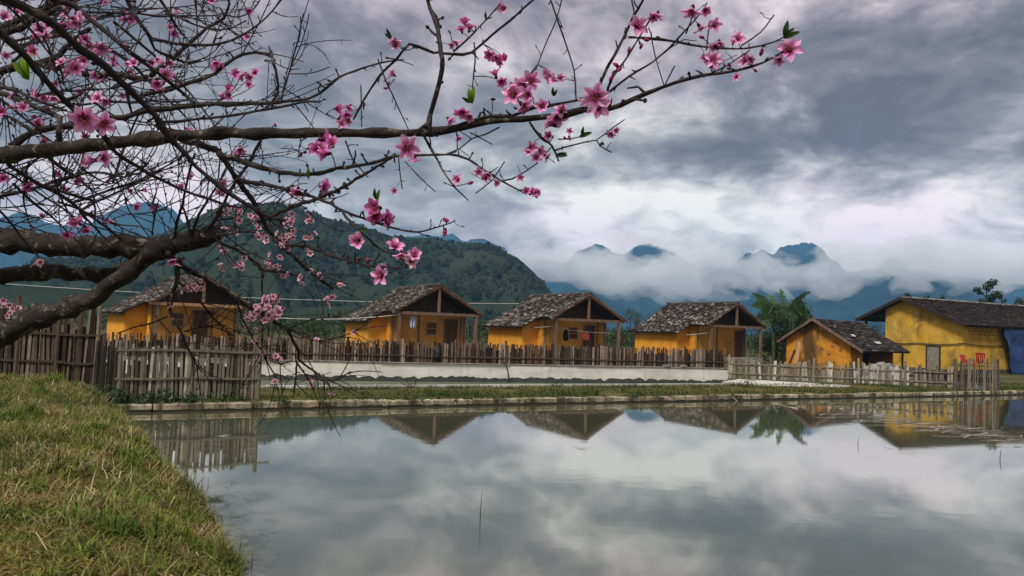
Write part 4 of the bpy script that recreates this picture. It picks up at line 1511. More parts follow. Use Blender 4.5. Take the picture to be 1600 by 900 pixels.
# the far edge of the fields: a ragged mass of scrub and trees
g_ = random.Random(91)
bl = []
for k in range(430):
    x_ = g_.uniform(60, 1720)
    Y = g_.uniform(78, 150)
    c = P(x_, 520, Y)
    h = g_.uniform(0.9, 2.3) * (1.25 if x_ < 560 else 1.0)
    wv = g_.uniform(1.2, 3.2)
    bl.append(((c.x, Y, 0.5 + h * 0.45), (wv, wv, h * 0.62), 105))
sc = foliage('scrub', None, bl, 0.42, DG + [(0.05, 0.075, 0.03)], 92)
tag(sc, 'dark scrub and hedges along the far edge of the fields', 'scrub', kind='stuff')

bush(424, 492, 44, 44, 52, MG + LG, 'light green leafy bush between the two huts nearest the hill', 101, n=700)
bush(482, 512, 95, 46, 54, DG, 'dark broad bush against the ochre hut with the blue cloth', 102, n=900)
bush(748, 515, 52, 44, 56, DG, 'dark bush filling the gap beside the black and red laundry hut', 103)
bush(966, 520, 44, 40, 60, DG + MG, 'dark green shrub in the gap left of the banana hut', 104)
bush(990, 497, 34, 32, 62, MG, 'small rounded bush peeping over the tiled roof of the banana hut', 105, n=400)
bush(1212, 526, 84, 84, 61.5, DG, 'dark thicket at the foot of the banana plant', 106, n=3600, k=16, leaf=0.2)
bush(1246, 500, 56, 70, 61.5, DG + MG, 'glossy dark shrub crowding behind the low orange shed', 107, n=3000, k=13, leaf=0.2)
bush(1374, 524, 36, 50, 64, DG, 'dark bush under the overhanging eave of the yellow building', 108)
bush(1220, 512, 52, 74, 57.6, DG + MG, 'leafy green undergrowth hiding the stems of the banana plant', 109, n=1800, k=12, leaf=0.2)
tree(1537, 438, 50, 92, DG, 'tall round headed tree rising behind the yellow building ridge', 111, n=2000)
tree(1422, 458, 26, 96, DG, 'small bushy treetop just over the yellow gable', 112, n=500, bare=0.6)
tree(1478, 463, 20, 100, DG, 'slim pointed treetop above the middle of the dark roof', 113, n=400, bare=0.6)
tree(1569, 459, 17, 96, DG, 'narrow dark conifer beside the tall round headed tree', 114, n=420, bare=0.5)
tree(1592, 467, 34, 104, DG, 'low broad trees at the end of the dark roof', 115, n=600, bare=0.55)
tree(1445, 462, 12, 99, DG, 'tiny treetop between the gable and the slim pointed treetop', 116, n=200, bare=0.7)

# banana plant
BP = P(1222, 540, 59)
r = empty('banana_plant', (BP.x, BP.y, 0.5), 'tall banana plant with torn drooping leaves behind the huts', 'banana plant')
mb = MB()
for (a, b, h_, r_) in ((0, 0, 3.5, .13), (-.5, .3, 2.9, .11), (.6, -.2, 2.7, .10)):
    mb.tube([(a, b, -.2), (a * 1.1, b, h_ * .5), (a * 1.2, b, h_)], [r_ * 1.3, r_, r_ * .6], 8)
mb.build('stem', simple('banana_stem', (0.06, 0.07, 0.03), (0.12, 0.12, 0.05), 4), r)


def banana_leaf(base, tip, arch, width, seed, curl=0.0):
    g = random.Random(seed)
    base, tip = Vector(base), Vector(tip)
    mb = MB()
    n = 22
    d = tip - base
    side = d.cross(Vector((0, 1, 0.25))).normalized()
    side = (side + Vector((0, 0.5 * g.uniform(-1, 1), 0))).normalized()
    pts = []
    for i in range(n + 1):
        t = i / n
        pts.append(base + d * t + Vector((0, 0, 1)) * arch * 4 * t * (1 - t))
    mb.col = (0.075, 0.115, 0.04)
    mb.tube(pts, [0.035 * (1 - i / n) + 0.008 for i in range(n + 1)], 5)
    for s in (-1, 1):
        i = 2
        while i < n:
            st = g.choice((1, 2, 3, 4))
            j = min(n, i + st)
            for k in range(i, j):
                t0, t1 = k / n, (k + 1) / n
                w0, w1 = (width * math.sin(min(1, t_ * 1.0) ** 0.8 * PI) ** 0.6 * 0.5 if 0 < t_ < 1 else 0.01 for t_ in (t0, t1))
                tear = (k == j - 1) * g.uniform(0.2, 0.7)
                dr = Vector((0, 0, -1)) * (0.12 + g.uniform(0, .25))
                u0 = (side * s + dr).normalized()
                sh = d.normalized() * (-0.10 * tear)
                q = g.uniform(.7, 1.25)
                mb.col = tuple(c * q for c in (0.075, 0.15, 0.042))
                mb.add([pts[k], pts[k + 1], pts[k + 1] + u0 * w1 * (1 - tear) + sh, pts[k] + u0 * w0], [(0, 1, 2, 3)])
            i = j
            if g.random() < 0.3:
                i += 0
    return mb.build('leaf', M_LEAF, r)


def bl_(px, py):
    q = P(px, py, BP.y)
    return Vector((q.x - BP.x, 0, q.z - 0.5))


bk = bl_(1224, 494)
for i, (bx, by, tx, ty, ar, wd_, dy) in enumerate(((1226, 492, 1220, 450, .10, .55, .1), (1230, 494, 1264, 456, .35, .5, -.3), (1216, 494, 1176, 458, .25, .42, .2), (1218, 494, 1200, 462, .5, .34, .4), (1212, 500, 1170, 478, .5, .5, -.4),
                                                   (1212, 502, 1186, 466, .1, .75, .5), (1236, 500, 1262, 486, .6, .8, .3), (1206, 506, 1192, 474, .1, .8, -.6), (1234, 504, 1268, 502, .8, .7, -.5), (1216, 506, 1180, 506, .7, .7, .6), (1226, 500, 1240, 472, .2, .7, .7), (1230, 498, 1254, 474, .5, .6, -.8), (1214, 500, 1196, 490, .7, .7, -.9), (1238, 506, 1266, 518, .7, .7, .4), (1222, 502, 1212, 470, .3, .7, .9), (1210, 508, 1188, 520, .6, .6, -.3), (1228, 504, 1246, 494, .6, .8, -1.0))):
    a, b = bl_(bx, by), bl_(tx, ty)
    b.y += dy
    banana_leaf(a, b, ar, wd_ * 1.45, 200 + i)

# ------------------------------------------------------------------ small things round the huts


def hung_cloth(name, h, x, y, ztop, w_, hh, color, label, cat, seed):
    g = random.Random(seed)
    mb = MB()
    nx, nz = 12, 12
    for j in range(nz + 1):
        for i in range(nx + 1):
            u, v = i / nx, j / nz
            wv = w_ * (0.6 + 0.5 * math.sin(v * PI * 0.9) + 0.12 * fbm(u * 2, v * 3, seed))
            mb.v.append(tuple(loc(h, x + (u - .5) * wv, y + 0.05 * math.sin(u * 14 + v * 2), ztop - v * hh * (1 + 0.15 * fbm(u * 3, seed)))))
            mb.c.append((1, 1, 1))
    for j in range(nz):
        for i in range(nx):
            a = j * (nx + 1) + i
            mb.f.append((a, a + nx + 1, a + nx + 2, a + 1))
            mb.mi.append(0)
    o = mb.build(name, simple(name + '_' + str(seed), tuple(c * .8 for c in color), color, 6, bs=0), smooth=True)
    s_ = o.modifiers.new('thick', 'SOLIDIFY')
    s_.thickness = 0.015
    return tag(o, label, cat)


hung_cloth('hanging_cloth', HUTS[1], -1.45, 0.14, 2.08, 0.34, 0.72, (0.42, 0.46, 0.62), 'pale blue cloth hanging from the tie beam of a hut porch', 'cloth', 1)
hung_cloth('hanging_cloth', HUTS[2], -1.25, 0.55, 1.60, 0.34, 0.70, (0.012, 0.012, 0.014), 'black garment hanging on a porch line beside a red one', 'garment', 2)
hung_cloth('hanging_cloth', HUTS[2], 0.25, 0.55, 1.42, 0.44, 0.45, (0.62, 0.09, 0.10), 'red and pink garment hanging by a dark hut doorway', 'garment', 3)
ba2 = wallpt(681) + wn * .14
mb = MB()
q0 = Vector((ba2.x, ba2.y, Z_WALL + 0.55))
bmj = bmesh.new()
bmesh.ops.create_icosphere(bmj, subdivisions=3, radius=0.2)
for v in bmj.verts:
    v.co = Vector((v.co.x * 0.8, v.co.y * 0.55, v.co.z * (1.6 if v.co.z < 0 else 0.9))) * (1 + 0.35 * fbm(v.co.x * 7, v.co.y * 7, v.co.z * 7))
me = bpy.data.meshes.new('jacket')
bmj.to_mesh(me)
bmj.free()
me.materials.append(M_BLACK)
jk = link('jacket', me)
jk.location = q0 - wn * 0.08
tag(jk, 'black bundled jacket slung over the brown picket fence', 'jacket')


def line(name, a, b, sag, rad, m, label, cat='cable'):
    mb = MB()
    mb.tube(sagline(a, b, sag, 24), rad, 5)
    return tag(mb.build(name, m), label, cat)


line('power_cable', P(-40, 440, 58), P(905, 474, 66), 0.5, 0.022, M_WHITEC, 'pale overhead cable crossing in front of the wooded hill')
line('washing_line', loc(HUTS[0], 2.3, -0.1, 1.75), loc(HUTS[1], -2.35, -0.1, 2.06), 0.25, 0.020, M_WHITEC, 'pale washing line strung between the two huts nearest the hill', 'washing line')
line('washing_line', loc(HUTS[2], -3.7, 6.0, 1.62), loc(HUTS[2], -2.3, 0.1, 1.75), 0.10, 0.02, M_WHITEC, 'pale line along the wing of the hut with red laundry', 'washing line')
line('washing_line', loc(HUTS[2], -2.25, 0.5, 1.68), loc(HUTS[2], 2.3, 0.5, 1.45), 0.08, 0.014, M_WHITEC, 'thin line in a porch carrying black and red garments', 'washing line')
line('washing_line', loc(HUTS[3], -3.72, 6.0, 1.55), loc(HUTS[3], -2.35, 0.05, 1.72), 0.20, 0.022, M_WHITEC, 'pale hose sagging along the wing of the banana hut', 'hose')
# hose down the pond wall
hp = [Zp(785, 562, Z_WALL)]
hs = wallpt(787)
mb = MB()
mb.tube([Vector((hs.x, hs.y, Z_WALL + .12)) + wn * .1, Vector((hs.x, hs.y, Z_WALL + .05)) - wn * .09 + wd * .03, Vector((hs.x, hs.y, .30)) - wn * .12 + wd * .12, Vector((hs.x, hs.y, .0)) - wn * .12 + wd * .17, Vector((hs.x, hs.y, -.45)) - wn * .12 + wd * .16], 0.028, 6)
tag(mb.build('hose', M_BLACK), 'black hose curving down the white pond wall into the water', 'hose')
# flat stones on the wall
for (px, w_, lab) in ((1041, .50, 'flat grey stone lying on the pond wall, larger of a pair'), (1067, .40, 'smaller flat grey stone on the pond wall by its larger twin')):
    s0 = wallpt(px)
    mb = MB()
    g = random.Random(px)
    n = 9
    ring = [(math.cos(k / n * 6.283) * w_ * .5 * g.uniform(.8, 1.1), math.sin(k / n * 6.283) * .09 * g.uniform(.8, 1.1)) for k in range(n)]
    mb.prism([Vector((s0.x, s0.y, Z_WALL + 0.05)) + wd * a + wn * (b - 0.0) for a, b in ring], (0, 0, 0), (0, 0, 0.085))
    tag(mb.build('stone', M_STONE), lab, 'stone')

# sheet-covered heap and wood piles in the yard


def mound(name, c, rx, ry, h, material, label, cat, seed, z0=0.3, spik=0.25):
    mb = MB()
    nr_, na_ = 14, 40
    for i in range(nr_ + 1):
        for k in range(na_):
            rr = i / nr_
            a = k / na_ * 6.28318
            x, y = math.cos(a) * rr * rx, math.sin(a) * rr * ry
            z = h * (1 - rr ** 1.7) * (1 + spik * fbm(x * 2.2, y * 2.2, seed, 5)) - (0.12 if i == nr_ else 0)
            mb.v.append((x, y, z))
            mb.c.append((1, 1, 1))
    for i in range(nr_):
        for k in range(na_):
            mb.f.append((i * na_ + k, (i + 1) * na_ + k, (i + 1) * na_ + (k + 1) % na_, i * na_ + (k + 1) % na_))
            mb.mi.append(0)
    o = mb.build(name, material)
    o.location = (c.x, c.y, z0)
    return tag(o, label, cat)


c = P(1380, 568, 43.0)
mound('sheeted_heap', c, 1.75, 1.1, 0.72, M_SHEET, 'heap covered by a crumpled grey sheet beside the orange shed', 'heap', 2, 0.30, 0.16)
wp = P(1478, 572, 42.0)
r = empty('wood_pile', (wp.x + 0.6, wp.y, 0.2), 'low dark pile of logs stacked before the yellow building', 'wood pile')
g = random.Random(6)
for k in range(26):
    mb = MB()
    a = g.uniform(-1.9, 1.6)
    z = 0.08 + (k % 4) * 0.13
    y = g.uniform(-.45, .45)
    L_ = g.uniform(.5, .9)
    mb.tube([(a - L_, y, z + g.uniform(-.03, .03)), (a + L_, y + g.uniform(-.15, .15), z + g.uniform(-.03, .03))], g.uniform(.055, .085), 7)
    mb.build('log', M_DARKW, r)


def plastic_chair(p, rz, label, lying=False):
    r = empty('plastic_chair', p, label, 'chair', 'red plastic chairs by the wood pile', rz)
    s = MB()
    s.box(-.22, .22, -.22, .22, .40, .43)
    s.box(-.22, .22, -.235, -.22, .36, .43)
    s.build('seat', M_RED, r)
    b = MB()
    for k in range(5):
        x = -.18 + k * .09
        b.prism([(x - .03, .22, .45), (x + .03, .22, .45), (x + .03, .30, .80), (x - .03, .30, .80)], (0, 0, 0), (0, .02, 0))
    b.prism([(-.23, .295, .80), (.23, .295, .80), (.20, .315, .90), (-.20, .315, .90)], (0, 0, 0), (0, .025, 0))
    b.build('backrest', M_RED, r)
    for sx in (-1, 1):
        for sy in (-1, 1):
            l = MB()
            l.beam((sx * .20, sy * .20, .40), (sx * .24, sy * .25, 0), .045, .045)
            l.build('leg', M_RED, r)
        a = MB()
        a.beam((sx * .235, .26, .62), (sx * .235, -.20, .61), .045, .03)
        a.beam((sx * .235, -.18, .60), (sx * .22, -.2, .42), .04, .03)
        a.build('armrest', M_RED, r)


cp = P(1513, 565, 41.2)
plastic_chair((cp.x, cp.y, 0.74), 0.5, 'red plastic chair facing aside on the pile behind the bamboo panel, lower one')
cp = P(1534, 560, 41.0)
plastic_chair((cp.x, cp.y, 0.86), 2.4, 'red plastic chair with its back to the yellow wall, standing higher')
pl = P(1524, 575, 41.1)
mb = MB()
mb.box(-.85, .85, -.45, .45, .40, .52)
for a, b in ((-.7, -.3), (.7, -.3), (-.7, .3), (.7, .3)):
    mb.box(a - .05, a + .05, b - .05, b + .05, -.1, .4)
mb.box(.05, .80, -.40, .40, .52, .645)
ob = mb.build('platform', M_DARKW)
ob.location = (pl.x, pl.y, 0.22)
tag(ob, 'rough dark timber stand holding up the red plastic chairs', 'stand')
# boards leaning on the shed, sack, blue bag
for (xb, xt, yt, w_, m_, lab) in ((1243, 1249, 534, .20, M_WOODL, 'pale plank leaning against the stained orange shed wall'), (1232, 1242, 547, .14, M_DARKW, 'dark board leaning at a steep slant by the pale plank')):
    a, b = P(xb, 573, 50.0), P(xt, yt, 50.9)
    a.z = 0.35
    mb = MB()
    mb.beam(a, b, w_, .04, (0, 1, 0))
    tag(mb.build('plank', m_), lab, 'plank')
c = P(1299, 566, 47.2)
mound('sack', c, .30, .22, .34, simple('yellow_sack', (.5, .30, .05), (.65, .42, .10), 4), 'yellow sack slumped at the foot of the orange shed', 'sack', 5, 0.42, 0.2)
c = Zp(1529, 609, 0.2)
mound('plastic_bag', c, .34, .2, .30, simple('pale_blue_plastic', (.22, .30, .38), (.40, .50, .58), 5, 0.4), 'pale blue plastic bag on the grass below the bamboo panel', 'bag', 7, 0.17, 0.4)


# bamboo poles leaning in the pond
def pole(a, b, rad, label, cat='pole'):
    mb = MB()
    mb.col = (0.50, 0.47, 0.37)
    n = 8
    mb.tube([a.lerp(b, i / n) - Vector((0, 0, 0.03 * math.sin(PI * i / n))) for i in range(n + 1)], [rad * (1 - .4 * i / n) for i in range(n + 1)], 6)
    return tag(mb.build('bamboo_pole', M_BAMBOO), label, cat)


pole(Zp(1150, 627, -0.02), Zp(1104, 607, .26), .022, 'pale bamboo pole sliding from the grass into the pond, longest one')
pole(Zp(1108, 622, 0.02), Zp(1072, 602, .27), .016, 'thin bamboo pole on the grass strip pointing at the inner pond')
pole(Zp(1153, 627, -0.02), Zp(1140, 615, .24), .018, 'short bamboo stick crossing the end of the longest pole')
pole(Zp(1245, 638, 0.012), Zp(1206, 629, .016), .024, 'bamboo stick floating flat on the pond under the banana reflection')
a = Zp(750, 812, 0)
mb = MB()
mb.col = (0.05, 0.045, 0.02)
mb.tube([a + Vector((0, 0, -.1)), a + Vector((.003, 0, .12)), a + Vector((.012, 0, .33))], [.006, .005, .002], 5)
tag(mb.build('reed', M_PICKET), 'single thin reed standing alone in the open pond', 'reed')
for (px, py, h_, lab) in ((1340, 696, .12, 'bent thin reed near the middle of the yellow reflection'), (1562, 718, .15, 'thin crooked reed poking up by the blue reflection')):
    a = Zp(px, py, 0)
    mb = MB()
    mb.col = (0.045, 0.04, 0.025)
    mb.tube([a + Vector((0, 0, -.1)), a + Vector((.01, 0, h_ * .5)), a + Vector((.02, 0, h_)), a + Vector((.035, 0, h_ * 1.3))], [.007, .006, .005, .003], 5)
    tag(mb.build('reed', M_PICKET), lab, 'reed')
# twig sticking out of the water at the kerb
a = Zp(440, 646, 0)
mb = MB()
mb.col = (.10, .085, .05)
mb.tube([Zp(443, 650, -.05), Zp(437, 640, .10), Zp(433, 634, .2)], [.016, .014, .008], 5)
tag(mb.build('twig', M_PICKET), 'short bent twig poking from the water below the kerb', 'twig')

# floating straw, leaves and scum
g_ = random.Random(33)
mb = MB()


def straw(px, py, L_, a, wv, col):
    c = Zp(px, py, 0.006)
    mb.col = col
    d = Vector((math.cos(a), math.sin(a), 0))
    s_ = Vector((-d.y, d.x, 0))
    bend = g_.uniform(-.25, .25) * L_
    pts = [c - d * L_ / 2, c + s_ * bend + Vector((0, 0, .004)), c + d * L_ / 2]
    mb.add([pts[0] - s_ * wv, pts[0] + s_ * wv, pts[1] + s_ * wv, pts[1] - s_ * wv, pts[2]], [(0, 3, 2, 1), (3, 4, 2)])


for k in range(170):
    x = g_.gauss(375, 28)
    y = g_.uniform(752, 892)
    e_ = float(np.interp(y, [735, 775, 842, 905], [255, 296, 338, 372]))
    if x < e_ + 6:
        x = e_ + abs(g_.gauss(0, 26)) + 4
    straw(x, y, g_.uniform(.05, .22), g_.gauss(0.1, .45), g_.uniform(.002, .005), (.035, .045, .02) if g_.random() < .7 else (.07, .08, .03))
for k in range(28):
    straw(338 + g_.gauss(0, 9), 781 + g_.gauss(0, 3), g_.uniform(.1, .22), g_.gauss(0, .4), .006, (.03, .055, .02))
for k in range(60):
    straw(g_.uniform(285, 405), g_.gauss(697, 9), g_.uniform(.08, .28), g_.gauss(0, .3), .006, (.05, .045, .025) if g_.random() < .6 else (.3, .28, .22))
for k in range(260):
    x = g_.uniform(1290, 1600)
    y = 640 + (x - 1300) * 0.16 + g_.gauss(0, 6)
    straw(x, y, g_.uniform(.2, 1.3), g_.gauss(0.35, .25), g_.uniform(.010, .024), g_.choice(((.32, .29, .24), (.2, .16, .11), (.1, .07, .05), (.42, .40, .36))))
for (cx, cy) in ((752, 642), (955, 637), (965, 638), (1352, 633), (1390, 700), (1420, 708), (345, 681), (910, 700)):
    for k in range(6):
        straw(cx + g_.gauss(0, 6), cy + g_.gauss(0, 1.2), g_.uniform(.1, .3), g_.gauss(0, .3), .012, (.5, .49, .46))
st = mb.build('floating_straw', M_GRASS)
tag(st, 'loose straw, leaf litter and scum floating on the pond', 'straw', kind='stuff')

# rank weeds at the foot of the grey fence and along the kerb
g_ = random.Random(44)
bl = []
for k in range(34):
    s0 = fronts(g_.uniform(172, 385))
    c = kerb(s0, g_.uniform(.15, .5), .15)
    h = g_.uniform(.10, .32)
    bl.append(((c.x, c.y, .12 + h * .6), (g_.uniform(.12, .3), .15, h), 60))
for k in range(16):
    s0 = fronts(g_.uniform(150, 205))
    c = kerb(s0 - .3, g_.uniform(.1, 1.2), .15)
    bl.append(((c.x, c.y, .25), (.3, .25, g_.uniform(.2, .4)), 90))
for k in range(130):
    s0 = fronts(g_.uniform(410, 1600))
    c = kerb(s0, g_.uniform(.02, .40), .14)
    bl.append(((c.x, c.y, .17), (g_.uniform(.1, .3), .1, g_.uniform(.05, .12)), 24))
for (px, hh) in ((1165, .35), (1172, .22), (1285, .2), (640, .2), (490, .2), (1150, .2), (870, .15)):
    c = kerb(fronts(px, STRIP * .8), STRIP * .8, .2)
    bl.append(((c.x, c.y, .2 + hh * .5), (.3, .25, hh), 80))
wd_o = foliage('weeds', None, bl, 0.085, DG + MG, 45)
tag(wd_o, 'dark weeds growing along the foot of the fence and kerb', 'weeds', kind='stuff')

